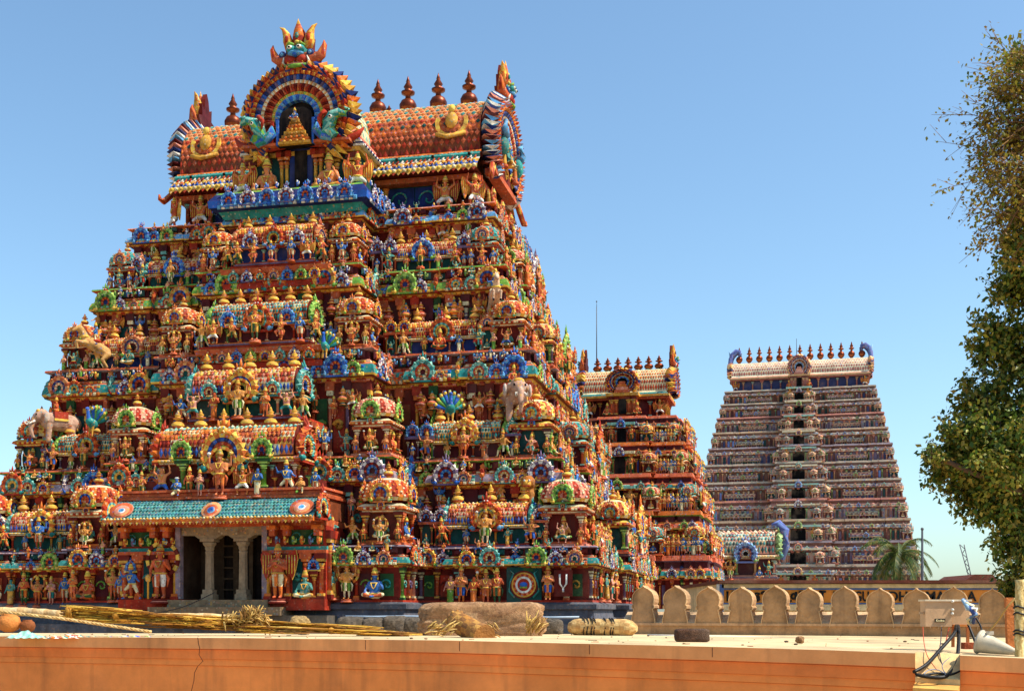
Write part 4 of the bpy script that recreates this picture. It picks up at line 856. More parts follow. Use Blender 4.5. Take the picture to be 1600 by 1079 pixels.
for z_, yy, st in ((22.45, -3.88, .3), (22.53, -3.78, .3)):
    for j in range(int(2*VL/st)): rf.ell((-VL+.2+j*st, yy, z_), (.12, .05, .05), [C['ochre'], C['orange'], C['yellow']][j % 3], 6, 4)
for j in range(9): rf.ell((-VL+.9+j*1.75, -3.62, 22.86), (.08, .06, .08), C['black'], 6, 4)
for j in range(int(2*VL/.16)): rf.ell((-VL+.1+j*.16, -3.43, 22.98), (.07, .05, .05), [C['aqua'], C['teal'], C['dkteal']][j % 3], 5, 4)
pr = vprof(3.2, 3.3, 34, 22.95, 2.6)
sc_rows = [[C['red'], C['dkred']], [C['red'], C['terra']], [C['coral'], C['terra']], [C['terra'], C['orange']], [C['orange'], C['dkteal']], [C['terra'], C['red']], [C['orange'], C['teal']], [C['orange'], C['terra']], [C['terra'], C['teal']], [C['orange'], C['peach']], [C['peach'], C['teal']], [C['aqua'], C['orange'], C['yellow']], [C['orange'], C['sky'], C['cream']], [C['aqua'], C['orange'], C['cream']], [C['yellow'], C['sky'], C['orange']], [C['cream'], C['orange'], C['aqua']]]+[[C['orange'], C['terra']]]*20
scales_cyl(rf, -VL+.1, VL-.1, pr, 58, sc_rows, [C['brown'], C['terra'], C['peach'], C['peach'], C['cream'], C['cream'], C['peach']], .05)
for sg in (-1, 1): rf.poly([(sg*(VL-.1), y, z) for y, z in pr], C['dkred'])
rfo = tw.part(rf, 'barrel_roof')
md = MB()                                                  # peacock and ring medallions on the roof slope
ring(md, .42, .55, -.08, .05, R(-200), R(20), 14, [C['yellow'], C['ochre']], .5); md.ell((0, -.08, .55), (.22, .12, .3), C['ochre'], 8, 5); md.ell((0, -.12, .95), (.12, .1, .14), C['yellow'], 8, 5); md.tube([(-.5, -.05, .1), (-.1, -.1, -.05), (.5, -.05, .1)], .07, 6, C['ochre'])
mdm = md.mesh('roof_medallion', PAINT)
for u in (-6.3, 6.2): o = link('roof_medallion', mdm, rfo, (u, -3.1, 23.9), 0, 1.45); o.rotation_euler = (R(-12), 0, 0)
fin = kalasam([S('7a3418'), S('8a4420'), S('6a2c16')], 16).mesh('roof_finial', COPPER)
for q in range(9): link('roof_finial', fin, rfo, (-6.3+q*1.57, 0, 26.15), 0, (1.5, 1.5, 2.25))
for u in (2.2, -2.3): link('roof_finial', fin, rfo, (u, -.2, 26.15), 0, .8)
def big_arch(Ro, sz, pals, depth, n=58):
    mb = MB(); a0, a1 = R(-50), R(230); cz = 0; r = Ro
    fl_ = pals or [C['ochre'], C['yellow'], C['orange'], C['dkblue']]
    ring(mb, Ro*.80, Ro*.88, -depth, .3, a0, a1, int(n*.8), fl_, cz, sz=sz, teeth=Ro*.22, bulge=.06)
    ring(mb, Ro*.80, Ro*.84, -depth*1.25, .1, R(-48), R(228), int(n*.7), [fl_[-1], C['orange'], C['red']], cz, sz=sz, teeth=Ro*.13)
    ring(mb, Ro*.74, Ro*.80, -depth*1.3, .2, a0, a1, n*2, [C['orange'], C['red'], C['ochre']], cz, sz=sz, bulge=.1)
    ring(mb, Ro*.65, Ro*.74, -depth*1.15, .2, a0, a1, n, [C['dkblue'], C['blue'], C['purple']], cz, sz=sz, bulge=.12)
    ring(mb, Ro*.59, Ro*.65, -depth*1.05, .2, a0, a1, n*2, [C['cream'], C['white'], C['peach']], cz, sz=sz, bulge=.05)
    ring(mb, Ro*.46, Ro*.59, -depth*.95, .2, a0, a1, n, [C['red'], C['terra'], C['dkred']], cz, sz=sz, bulge=.14)
    ring(mb, Ro*.40, Ro*.46, -depth*.85, .2, a0, a1, n, [C['yellow'], C['lime'], C['ochre']], cz, sz=sz, bulge=.08)
    ring(mb, Ro*.30, Ro*.40, -depth*.9, .2, a0, a1, n//2, [C['blue'], C['sky']], cz, sz=sz, bulge=.1)
    pts = [(Ro*.32*math.cos(a0+(a1-a0)*i/20), cz+Ro*.32*math.sin(a0+(a1-a0)*i/20)*sz) for i in range(21)]
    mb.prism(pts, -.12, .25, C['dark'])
    return mb
def crest():
    m = MB()
    for sx in (-1, 1):
        m.ell((sx*.3, -.32, .42), (.32, .28, .27), C['red'], 12, 8); m.ell((sx*.24, -.5, .95), (.24, .18, .2), C['teal'], 10, 6); m.ell((sx*.24, -.66, .98), (.13, .08, .10), C['white'], 8, 5); m.ell((sx*.24, -.73, .97), (.06, .04, .06), C['black'], 6, 4)
        m.tube([(sx*.08, -.5, 1.16), (sx*.28, -.58, 1.22), (sx*.5, -.45, 1.1)], [.07, .09, .04], 6, C['green'])
        m.tube([(sx*.35, -.1, .55), (sx*.85, -.1, .5), (sx*1.2, -.1, .72), (sx*1.36, -.1, 1.2), (sx*1.33, -.1, 1.45)], [.34, .33, .24, .13, .02], 8, lambda i, j: C['terra'] if i < 2 else [C['orange'], C['red']][j % 2])
        m.ell((sx*.72, -.36, .75), (.2, .1, .2), C['dkblue'], 8, 5); m.ell((sx*.72, -.44, .75), (.1, .06, .1), C['sky'], 8, 5)
        m.tube([(sx*.45, -.05, 1.05), (sx*.55, -.05, 1.55), (sx*.62, -.08, 1.9), (sx*.78, -.1, 2.22), (sx*.98, -.1, 2.36)], [.22, .27, .2, .1, .015], 8, lambda i, j: [C['yellow'], C['ochre'], C['orange']][(i+j) % 3])
        m.ell((sx*.56, -.26, 1.6), (.12, .08, .22), C['red'], 8, 5)
        m.tube([(sx*.55, -.3, .15), (sx*.68, -.42, .3), (sx*.6, -.5, .55)], [.08, .07, .02], 6, C['white'])
    m.ell((0, -.45, .72), (.42, .25, .17), C['sky'], 12, 6); m.ell((0, -.55, .62), (.14, .18, .12), C['blue'], 8, 5); m.ell((0, -.1, .9), (.6, .3, .45), C['teal'], 12, 8)
    m.tube([(-.55, -.45, .1), (0, -.58, .02), (.55, -.45, .1)], [.08, .11, .08], 7, C['green']); m.box(-.4, .4, -.5, -.3, .08, .25, C['pink']); m.ell((0, -.1, .05), (.62, .36, .2), C['ochre'], 10, 5)
    m.lathe([(.22, 1.15), (.27, 1.4), (.30, 1.75), (.22, 2.15), (.12, 2.4), (.0, 2.72)], 8, [C['orange'], C['red'], C['orange'], C['terra'], C['ochre']], (0, -.12, 0), sy=.6)
    m.ell((0, -.32, 1.75), (.1, .07, .16), C['teal'], 8, 5); m.ell((0, -.3, 1.4), (.13, .1, .1), C['yellow'], 8, 5)
    b = MB()                                               # smooth back plate, maroon
    b.prism([(-.6, .1), (.6, .1), (1.0, .4), (1.25, .85), (.7, 1.0), (.75, 1.7), (.4, 1.4), (.25, 2.1), (0, 2.5), (-.25, 2.1), (-.4, 1.4), (-.75, 1.7), (-.7, 1.0), (-1.25, .85), (-1.0, .4)], .02, .28, C['maroon'], C['dkred'], C['maroon']); m.add(b)
    return m
CRM = crest().mesh('lion_crest', PAINT)
# end arches of the roof, facing outwards
EA = big_arch(3.1, .82, [C['white'], C['dkblue'], C['pink'], C['maroon'], C['sky']], .42, 70).mesh('end_arch', PAINT)
for sg in (-1, 1):
    o = link('end_arch', EA, rfo, (sg*(VL+.1), .0, 24.1), R(90*sg))
    fl = MB(); fz = lambda m: None                                              # sweeping red barge ends below the arch
    for sy in (-1, 1):
        fl.tube([(sy*2.3, -.2, -.9), (sy*2.6, -.25, -1.4), (sy*3.1, -.35, -1.9), (sy*3.6, -.45, -2.35), (sy*3.9, -.5, -2.3), (sy*3.95, -.5, -2.1)], [.08, .13, .15, .14, .10, .04], 8, lambda i, j: [C['red'], C['orange']][(i+j) % 2])
        fl.tube([(sy*2.1, -.3, -.9), (sy*2.5, -.35, -1.5), (sy*3.0, -.4, -2.0)], [.06, .08, .06], 6, C['yellow'])
    scroll_panel(fl, T(0, -.3, -1.6), 3.6, 1.0, C['dkred'], C['ochre']); fl.box(-2.6, 2.6, -.45, .1, -1.85, -1.6, C['terra'])
    fl.add(FIGM['seated'][0], T(0, -.45, -.75, 0, 1.7)); fl.add(FIGM['lady'][1], T(-1.2, -.5, -1.0, 0, 1.1)); fl.add(FIGM['lady'][2], T(1.2, -.5, -1.0, 0, 1.1))
    for sx in (-1, 1): fl.ell((sx*1.6, -.6, -.2), (.4, .25, .45), C['teal'], 10, 6); fl.tube([(sx*1.6, -.7, .2), (sx*2.0, -.75, .5), (sx*1.7, -.7, .9), (sx*1.45, -.6, .8)], [.2, .17, .12, .04], 7, C['sky'])
    tw.part(fl, 'barge_end', (0, 0, -tw.up), 0, o).location = (0, 0, 0)
    link('lion_crest', CRM, o, (0, -.2, 2.25), 0, (.72, .9, .85))
# front dormer with its great horseshoe arch
dm = MB(); DV = 4.2
dm.box(-2.6, 2.6, -4.0, .5, 20.3, 22.4, C['dkteal']); dm.box(-2.8, 2.8, -4.15, .5, 22.4, 22.6, C['ochre'])
dm.box(-.55, .55, -4.12, -3.9, 20.4, 22.75, C['dkblue']); dm.box(-.3, .3, -4.16, -3.9, 20.4, 22.6, C['dark'])
for u in (-.95, -.7, .7, .95): dm.add(pil(2.2, .2, 4), T(u, -4.05, 20.42))
for u in (-2.4, -1.7, 1.7, 2.4): dm.add(pil(1.9, .22, 0), T(u, -4.0, 20.42))
dpr = vprof(2.25, 3.0, 20, 23.1, 2.4)
tmp = MB(); scales_cyl(tmp, -2.0, 3.6, dpr, 26, [[C['aqua'], C['teal'], C['yellow']], [C['aqua'], C['cream']]]*10, C['cream'], .04); dm.add(tmp, T(0, -2.1, 0, R(90)))
# curved red eave under the arch, side bands
for sg in (-1, 1):
    for q, (d, z0, z1, c) in enumerate(((.62, 22.62, 22.72, C['white']), (.6, 22.72, 22.8, C['dkblue']), (.5, 22.8, 22.92, C['white']), (.42, 22.92, 23.0, C['blue']), (.3, 23.0, 23.2, C['red']), (.2, 23.2, 23.4, C['pink']))):
        dm.box(*sorted((sg*2.1, sg*(2.35+d))), -4.15, -.9, z0, z1, c)
    for j in range(18): dm.ell((sg*(3.0), -4.0+j*.17, 22.67), (.06, .07, .07), [C['white'], C['dkblue']][j % 2], 5, 4)
    dm.tube([(sg*.6, -4.5, 22.72), (sg*1.6, -4.5, 22.66), (sg*2.3, -4.5, 22.75), (sg*2.85, -4.45, 23.0), (sg*3.1, -4.4, 23.3)], [.13, .16, .18, .14, .04], 8, C['red'])
    dm.tube([(sg*.6, -4.55, 22.88), (sg*1.6, -4.55, 22.84), (sg*2.3, -4.55, 22.95), (sg*2.75, -4.5, 23.2)], [.05, .06, .06, .03], 6, C['pink'])
    dm.box(*sorted((sg*.95, sg*2.5)), -4.5, -4.0, 22.6, 22.75, C['maroon'])
dmo = tw.part(dm, 'front_dormer', (0, -2.1, 0))
ba = big_arch(2.72, .93, None, .45); bo = tw.part(ba, 'dormer_arch', (0, 0, 0), 0, dmo); bo.location = (0, -4.15, 23.98)
ni = MB()                                                  # niche with a small gilded shrine, beasts at the arch feet
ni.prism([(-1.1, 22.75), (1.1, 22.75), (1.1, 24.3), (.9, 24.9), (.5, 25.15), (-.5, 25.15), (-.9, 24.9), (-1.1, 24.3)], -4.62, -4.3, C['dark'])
gold = [C['ochre'], C['orange'], S('a8742c')]
for q, (w_, z_) in enumerate(((1.0, 22.8), (.92, 23.0), (.8, 23.2), (.66, 23.45), (.5, 23.7), (.36, 23.95), (.24, 24.2))): ni.box(-w_, w_, -4.85+.02*q, -4.5, z_, z_+.16, gold[q % 3]); ni.box(-w_*.85, w_*.85, -4.8+.02*q, -4.5, z_+.16, z_+.26, gold[(q+1) % 3])
for j in range(24):
    q = j % 6; ni.ell(((j//6-1.5)*.4*(1-q*.12), -4.87+.02*q, 22.95+q*.24), (.1, .07, .09), gold[j % 3], 6, 4)
ni.add(FIGM['seated'][2], T(0, -4.75, 24.25, 0, 1.1))
for sg in (-1, 1):
    for uu in (1.12, 1.3): ni.box(*sorted((sg*(uu-.07), sg*(uu+.07))), -4.72, -4.4, 22.8, 24.4, C['blue'] if uu < 1.2 else C['red'])
    c = lambda i, j: [C['teal'], C['green'], C['teal'], C['aqua']][(i+j) % 4]
    ni.tube([(sg*2.2, -4.75, 23.0), (sg*1.9, -4.85, 23.35), (sg*1.95, -4.9, 23.8), (sg*2.2, -4.95, 24.25), (sg*2.55, -4.95, 24.4), (sg*2.85, -4.9, 24.3), (sg*2.95, -4.85, 24.6), (sg*2.75, -4.8, 24.8)], [.32, .38, .36, .30, .24, .18, .12, .04], 9, c)
    ni.tube([(sg*2.1, -4.8, 23.0), (sg*1.6, -4.85, 23.1), (sg*1.3, -4.85, 23.5), (sg*1.25, -4.8, 24.0)], [.28, .26, .2, .05], 8, lambda i, j: [C['blue'], C['teal'], C['sky']][(i+j) % 3])
    ni.ell((sg*2.15, -5.2, 24.05), (.12, .08, .12), C['white'], 8, 5); ni.ell((sg*2.15, -5.27, 24.05), (.06, .04, .06), C['black'], 6, 4); ni.tube([(sg*1.85, -5.1, 24.5), (sg*1.6, -5.15, 24.2), (sg*1.65, -5.1, 23.7)], [.13, .12, .03], 6, C['red'])
    ni.box(*sorted((sg*1.2, sg*3.0)), -4.8, -4.3, 22.78, 22.95, C['terra'])
ni.v = [(x*.86 if abs(x) > 1.2 else x*.76, y-.12, (z-22.75)*.72+22.6) for x, y, z in ni.v]; tw.part(ni, 'dormer_niche', (0, 0, -tw.up), 0, dmo).location = (0, 0, 0)
link('lion_crest', CRM, dmo, (0, -4.35, 26.12), 0, (.92, .9, .86))
# seated and winged figures round the neck, blue arch cornice below the dormer
bl = MB(); br = rect(3.3, 1.9, -5.6)
band(bl, br, [(-.1, 19.3, C['dkred']), (.1, 19.6, C['teal']), (.42, 19.7, C['dkblue']), (.45, 20.0, C['blue']), (.2, 20.35, C['dkblue']), (.1, 20.45, C['green'])], C['green'])
petals(bl, br, .43, 19.62, .2, .2, .05, [C['sky'], C['white'], C['blue']])
tw.part(bl, 'blue_cornice')
for q, (x, y, a, st) in enumerate(walk(br, .95, .42)): tw.put('arch_ornament', kmesh([1, 6][q % 2], PAINT), T(x, y, 19.72+TS, a, .8), 2)
for q, (x, y, a, st) in enumerate(walk(br, .5, .3)): bl2 = ('scroll_knob', BLOCK[3 if q % 2 else 0]); tw.put('scroll_knob', Tower._vk.setdefault(('knob', q % 2), BLOCK[3 if q % 2 else 0].mesh('scroll_knob', PAINT)), T(x, y, 20.4+TS, a, .3))
big = [FIGM['seated'][0], figure('seated', (SKIN[2], C['orange'], C['yellow'], C['ochre']), .02)]
sm2 = big[1].mesh('seated_statue', PAINT)
for u in (-1.75, 1.75): tw.put('seated_statue', sm2, T(u*.85, -6.6, 20.45+TS, 0, 2.5), 5)
for u, i in ((-3.2, 0), (3.3, 1)): tw.put('winged_statue', fmesh('garuda', i), T(u*.85, -6.5, 20.4+TS, R(12*(1 if u > 0 else -1)), 1.75), 5)
for u, i in ((-6.2, 0), (6.1, 0), (7.5, 1), (-7.6, 1)): tw.put('winged_statue', fmesh('garuda', i), T(u, -3.75, 20.2+TS, R(0 if abs(u) < 7 else (45 if u > 0 else -45)), 1.65), 5)
for s_ in (-1.6, 0, 1.6): tw.put('winged_statue', fmesh('garuda', 1), T(7.95, s_*1.2, 20.2+TS, R(90), 1.55), 5)
tw.up -= TS
tw.flush()

# ------------------------------------------------------------------ the two towers behind
def back_tower(name, loc, rot, spec, label, mat, detail):
    t = Tower(name, loc, R(-rot), mat); tag(t.root, label, 'tower', 'painted gateway towers')
    Tm = spec['tiers']; col = spec['cols']; n = len(Tm); PT = [C['yellow'], C['orange'], C['cream'], C['red'], C['aqua'], C['ochre']] if detail else [C['tan'], C['terra'], C['greyblue'], C['brown'], C['tan'], C['mauve']]
    for i, (A, B, W, P, wB, PB, z0, z1, zc, z2) in enumerate(Tm):
        jog = .25; poly = outline(A, B, W, P, wB, PB, jog); wl = MB(); c0 = col[i % len(col)]
        band(wl, poly, [(0, z0, C[c0[0]]), (0, z1, C[c0[0]])])
        h = z1-z0
        for k, (x, y, a, st) in enumerate(walk(poly, spec['ps'], 0)):
            wl.add(pil(h, spec['ps']*.22, [0, 1, 5, 2, 3, 4, 0][(k*3+i) % 7]), T(x, y, z0, a))
            wl.box(0, 0, 0, 0, 0, 0, C['dark']) if False else None
            M = T(x+math.cos(a)*st*.5, y+math.sin(a)*st*.5, z0, a); q = MB(); q.box(-st*.22, st*.22, -.04, .01, h*.15, h*.8, rnd.choice([C['dkblue'], C['dkteal'], C['maroon'], C['blue'], C['brown'], C['purple']])); wl.add(q, M)
        wo = t.part(wl, 'storey_wall'); cr = MB(); hc = zc-z1; hl = z2-zc; s_ = spec['cs']
        band(cr, poly, [(.02, z1-.1*hc, C['dkred']), (.18*s_, z1, C[c0[1]]), (.5*s_, z1+.12*hc, C['maroon']), (.55*s_, z1+.3*hc, (C['yellow'] if i % 2 else C['ochre']) if detail else C['tan']), (.42*s_, z1+.75*hc, C[c0[2]]), (.15*s_, zc, C[c0[1]]), (.12*s_, zc+.5*hl, C['maroon'] if detail else C['brown']), (.4*s_, zc+.6*hl, C[c0[3]]), (.3*s_, z2, C[c0[1]])], C['dkred'])
        petals(cr, poly, .54*s_, z1+.02*hc, .25*hc, spec['pet'], .05, PT[:3]); petals(cr, poly, .46*s_, z1+.5*hc, .22*hc, spec['pet']*1.2, .05, PT[3:])
        t.part(cr, 'cornice', (0, 0, -t.up), 0, wo).location = (0, 0, 0)
        for j, (x, y, a, st) in enumerate(walk(poly, spec['kud'], .5*s_)):
            if abs(x) < 1.0 and y < 0: continue
            t.put('arch_ornament', kmesh((j*2+i) % 7, mat), T(x, y, z1+.15*hc, a, hc*1.0), 1-abs(a))
        if i < n-1:
            A2, B2 = Tm[i+1][:2]; z1n = Tm[i+1][7]; wd = min(1.9, (z1n-z2)*.85)*spec.get('sw', 1)
            for sg in (-1, 1):
                t.domed(sg*(A-wd*.42), -(B-wd*.42), z2, 0, wd, i+1); t.domed(sg*(W+.02), -(B+P*.7-wd*.4), z2, 0, wd*.95, i+2)
                Ls = (A-W)*.40; t.vaulted(sg*(W+(A-W)*.44), -(B-.4*wd), z2, 0, Ls, wd*.62, i, 1, 3 if detail else 2, gs=1.0, gk=i % 7)
                for face in (1,):
                    x = A+PB*.6; t.vaulted(x-.4*wd, 0, z2, R(90), wB*1.3, wd*.62, i+1, 1, 2, gs=1.0, gk=(i+3) % 7)
                    t.domed(A-wd*.4, sg*(B-wd*.42), z2, R(90), wd*.9, i+1) if sg > 0 else None
                if not detail: t.domed(sg*W*.62, -(B+P-wd*.2), z2, 0, wd*.8, i)
                if detail:
                    for q, s in enumerate(np.linspace(W+.3, A-.3, 9)): t.fig(['standing', 'dancing', 'lady', 'four_armed', 'praying'][(q+i) % 5], q+i, sg*s, -(B+.15), z2, 0, min(1.35, (z1n-z2)*.75))
            if detail:
                for q, s in enumerate(np.linspace(-B+.4, B-.4, 7)): t.fig(['standing', 'garuda', 'dancing', 'four_armed', 'praying'][(q+i) % 5], q+i, A+PB+.1, s, z2, R(90), 1.45)
        # middle bay door, its inner darkness painted as a black box; jambs, lintel, small guardians
        dw, dh = spec['door'](i); dr = MB(); y = -(B+P)
        dr.box(-dw*.95-.2, dw*.95+.2, y-.05, y+.2, z0, z0+dh+.1, C['coral'] if detail else S('c09070'))
        if not detail: dr.box(-W+.12, W-.12, y-.03, y+.1, z0+.02, z1-.05, S('a8806c'))
        for u in ([-W*.75, -W*.5, W*.5, W*.75] if not detail else []): dr.add(pil(h, .22, 5), T(u, y-.03, z0))
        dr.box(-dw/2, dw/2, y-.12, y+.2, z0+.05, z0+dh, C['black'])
        for sg in (-1, 1): dr.add(pil(h, spec['ps']*.3, [3, 5, 0][i % 3]), T(sg*(dw/2+.14), y-.03, z0)); dr.add(pil(h, spec['ps']*.3, 0), T(sg*(dw*1.3+.2), y-.0, z0))
        dr.box(-dw*1.5, dw*1.5, y-.5, y, z0+dh+.08, z0+dh+.26, C['cream'] if i % 2 else C['aqua']); dr.add(KUDU[(i*2) % 7], T(0, y-.45, z1+.1*hc, 0, min(dw, hc*1.9)))
        t.part(dr, 'doorway')
        if detail or i % 2 == 0:
            for sg in (-1, 1): t.fig('standing', i, sg*(dw*.95+.1), y-.25, z0+.02, 0, min(dh*1.05, 1.6))
    # neck, roof
    A, B, z0, z1, vh, hv = spec['roof']; W = spec['dw']
    nk = MB(); nk.box(-A, A, -B, B, z0, z1, C['dkblue'] if not detail else C['maroon'])
    for q in range(int(2*A/(.9 if detail else 1.1))+1): nk.add(pil(z1-z0, .2, [4, 0, 5][q % 3]), T(-A+.1+q*(2*A-.2)/int(2*A/(.9 if detail else 1.1)), -B, z0))
    for q in range(4): nk.add(pil(z1-z0, .2, 4), T(A, -B+.3+q*(2*B-.6)/3, z0, R(90)))
    nk.box(-A-.4, A+.4, -B-.45, B+.45, z1, z1+.14, C['terra']); t.part(nk, 'roof_neck')
    rf = MB(); hb = B+.3; band(rf, rect(A+.1, hb), [(.3, z1+.14, C['yellow']), (.3, z1+.3, C['ochre']), (.2, z1+.32, C['blue']), (.1, z1+.45, C['teal'] if detail else C['orange']), (-.02, z1+.6, C['cream'])])
    pr = vprof(hb, vh, 16, z1+.55, 2.6); L = A+.25
    scales_cyl(rf, -L, L, pr, spec['nsc'], [[C['terra'], C['red']]]*2+[[C['orange'], C['terra']]]*2+[[C['peach'], C['orange']], [C['cream'], C['peach']], [C['aqua'], C['teal']], [C['aqua'], C['cream']], [C['cream'], C['orange']]]+[[C['orange']]]*20, C['cream'], .04)
    for sg in (-1, 1): rf.poly([(sg*L, y, z) for y, z in pr], C['dkred'])
    ro = t.part(rf, 'barrel_roof'); zr = z1+.55+vh
    ea = big_arch(hb*1.05, vh/hb*.62, None, .3, 24); ea = ea.mesh('end_arch', mat)
    for sg in (-1, 1):
        e = link('end_arch', ea, ro, (sg*(L+.05), 0, z1+.5+vh*.42), R(90*sg)); cs = spec['crest']
        if detail: link('lion_crest', CRM, e, (0, -.1, vh*.60), 0, (cs*.8, cs, cs))
        else:                                              # curling blue end horns of the far tower
            hn = MB()
            for y0 in (-.5, .5): hn.tube([(y0*hb, -.15, -1.6), (y0*hb, -.35, -.3), (y0*.7*hb, -.35, .8), (y0*.4*hb, -.25, 1.6), (y0*.3*hb, .1, 2.3), (y0*.3*hb, .75, 2.85), (y0*.3*hb, 1.35, 2.7), (y0*.3*hb, 1.5, 2.2), (y0*.3*hb, 1.1, 1.95)], [.2, .3, .38, .45, .5, .5, .42, .3, .1], 8, lambda i, j: [S('1c3c9c'), C['blue'], S('22409a')][(i+j) % 3])
            hn.tube([(0, -.2, 1.5), (0, -.3, 2.4), (0, -.6, 3.0)], [.3, .3, .1], 7, C['sky'])
            hn.v = [(x*.66, y*.66, z*.72+.75) for x, y, z in hn.v]; hn.build('horn', mat, e)
    fm = kalasam([S('8a3c1c'), S('a0522a'), S('7a3418')], 10).mesh('roof_finial', COPPER)
    for q in range(spec['nf']): link('roof_finial', fm, ro, (-(A-.55)+q*2*(A-.55)/(spec['nf']-1), 0, zr-.08), 0, spec['fs'])
    d = MB(); d.box(-W, W, -(B+1.2), -B+.3, z0, z1+.1, C['terra']); d.box(-W*.28, W*.28, -(B+1.3), -B, z0+.1, z1-.1, C['black'])
    for u in (-.8, -.45, .45, .8): d.add(pil(z1-z0, .2, 0), T(u*W, -(B+1.2), z0))
    d.box(-W*1.2, W*1.2, -(B+1.5), -B+.3, z1+.1, z1+.3, C['ochre']); do = t.part(d, 'front_dormer')
    a = big_arch(W*1.25, .8 if detail else 1.1, None, .3, 24); a = a.mesh('dormer_arch', mat); link('dormer_arch', a, do, (0, -(B+1.1), z1+.3+W*.8))
    sh = MB()
    for q in range(4): sh.box(-W*(.55-q*.11), W*(.55-q*.11), -(B+1.55), -(B+1.2), z1+.3+q*W*.2, z1+.3+(q+1)*W*.2, [C['terra'], C['pink'], C['orange']][q % 3])
    sh.build('small_shrine', mat, do)
    for sg in (-1, 1): t.fig('seated', 1, sg*W*1.1, -(B+1.3), z0, 0, (z1-z0)*1.0, 3); t.fig('garuda', 0, sg*(A-.3), -(B+.3), z0, R(20*sg), (z1-z0)*.95, 3)
    return t, ro, zr
def tiers(n, z0, z1, A0, A1, B0, B1, W0, W1, P0, P1, ratio, curve=1.0, wb=.42):
    hs = [ratio**i for i in range(n)]; tot = sum(hs); z = z0; out = []
    for i in range(n):
        h = hs[i]/tot*(z1-z0); t = 0 if n == 1 else (i/(n-1))**curve; A = A0+(A1-A0)*t; B = B0+(B1-B0)*t
        out.append((A, B, W0+(W1-W0)*t, P0+(P1-P0)*t, B*wb, .4, z, z+h*.56, z+h*.76, z+h)); z += h
    return out
mt_, mro, mzr = back_tower('gateway_tower', (8.25, 86.4, GZ), 14, dict(tiers=tiers(5, 0.2, 13.4, 5.75, 3.3, 5.2, 2.3, 2.5, 1.5, .8, .6, .86), cols=[('dkred', 'coral', 'teal', 'purple'), ('brown', 'orange', 'coral', 'green'), ('maroon', 'coral', 'teal', 'terra'), ('dkred', 'orange', 'terra', 'coral')],
    ps=.5, cs=.55, pet=.2, kud=.62, sw=.95, door=lambda i: (.95-.08*i, 1.75-.14*i), roof=(2.75, 1.4, 13.5, 14.75, 1.75, 0), dw=.95, nsc=34, nf=7, fs=1.15, crest=.68),
    'middle sized gateway tower half hidden by the huge close one, seven roof finials', PAINT, True)
rod = MB(); rod.tube([(0, 0, 0), (0, 0, 4.9)], [.045, .03], 6, C['grey']); rod.tube([(0, 0, 4.9), (0, 0, 5.3)], [.02, .012], 5, C['grey']); rod.ell((0, 0, 5.3), (.05, .05, .07), C['grey'], 6, 4)
rod.build('lightning_rod', PLAIN, mro, (-2.3, .2, mzr-.15)); mt_.flush()
ft_, fro, fzr = back_tower('gateway_tower', (35.7, 150.8, GZ), 14.6, dict(tiers=tiers(11, 2.6, 27.0, 13.3, 8.5, 8.5, 3.6, 4.0, 1.25, 1.6, 1.2, .945, .92), cols=[('brown', 'dust', 'mauve', 'greyblue'), ('purple', 'mauve', 'dust', 'brown'), ('brown', 'tan', 'greyblue', 'dust'), ('mauve', 'terra', 'dust', 'purple'), ('brown', 'dust', 'mauve', 'greyblue')],
    ps=.62, cs=.5, pet=.3, kud=.95, sw=.92, door=lambda i: (1.9-.09*i, 1.62-.03*i), roof=(7.95, 2.5, 27.1, 28.4, 2.0, 0), dw=1.1, nsc=56, nf=13, fs=(1.45, 1.45, 2.3), crest=.8),
    'tall far gateway tower with eleven narrow storeys, blue roof horns and thirteen finials', FAR, False)
rod = MB(); rod.tube([(0, 0, 0), (0, 0, 3.0)], [.05, .03], 6, C['dark']); rod.build('lightning_rod', PLAIN, fro, (-.4, 0, fzr-.1)); ft_.flush()
# ------------------------------------------------------------------ near roof terrace and its orange cornice
def edge_d(px): return 1/(1/20.7+px/1600*(1/13.8-1/20.7))
EY = [(-260, 992), (0, 994), (350, 996), (700, 1000), (950, 1006), (1120, 1010), (1290, 1015), (1430, 1020), (1500, 1023.5), (1600, 1028), (1900, 1040)]
def edge_y(px):
    for (a, ya), (b, yb) in zip(EY, EY[1:]):
        if px <= b: return ya+(yb-ya)*(px-a)/(b-a)
    return EY[-1][1]
def edge(px, back=0):
    p = at(px, edge_y(px), edge_d(px)); return p+Vector((BKx*back, BKy*back, 0))
_a, _b = at(0, 994, edge_d(0)), at(1600, 1028, edge_d(1600)); _e = (_b-_a); _e.z = 0; _e.normalize(); BKx, BKy = -_e.y, _e.x   # unit vector away from the camera
N1, N2 = 1430, 1500
pxs = [-260+40*k for k in range(int((N1+260)/40)+1)]+[N1]; pxs2 = [N2, 1540, 1600, 1700, 1800, 1900]
SAND = S('d4b88a')
tm = MB()
def far_pt(px): d = 25.5-2.2*(px/1600); return Vector(((px-800)/FPX*d, d, -.445))
def strip(lst, back):
    for p, q in zip(lst, lst[1:]):
        a, b = edge(p, back), edge(q, back); c, d = far_pt(q), far_pt(p); m1 = a.lerp(d, .4); m2 = b.lerp(c, .4)
        tm.poly([tuple(a), tuple(b), tuple(m2), tuple(m1)], SAND); tm.poly([tuple(m1), tuple(m2), tuple(c), tuple(d)], SAND)
strip(pxs, 0); strip(pxs2, 0); NA, NB = edge(N1).lerp(far_pt(N1), .047), edge(N2).lerp(far_pt(N2), .05)
tm.poly([tuple(NA), tuple(NB), tuple(far_pt(N2)), tuple(far_pt(N1))], SAND)
tm.poly([tuple(far_pt(-260)), tuple(far_pt(1900)), tuple(far_pt(1900)+Vector((0, 0, -9))), tuple(far_pt(-260)+Vector((0, 0, -9)))], SAND)
tag(tm.build('roof_terrace', TERR), kind='structure')
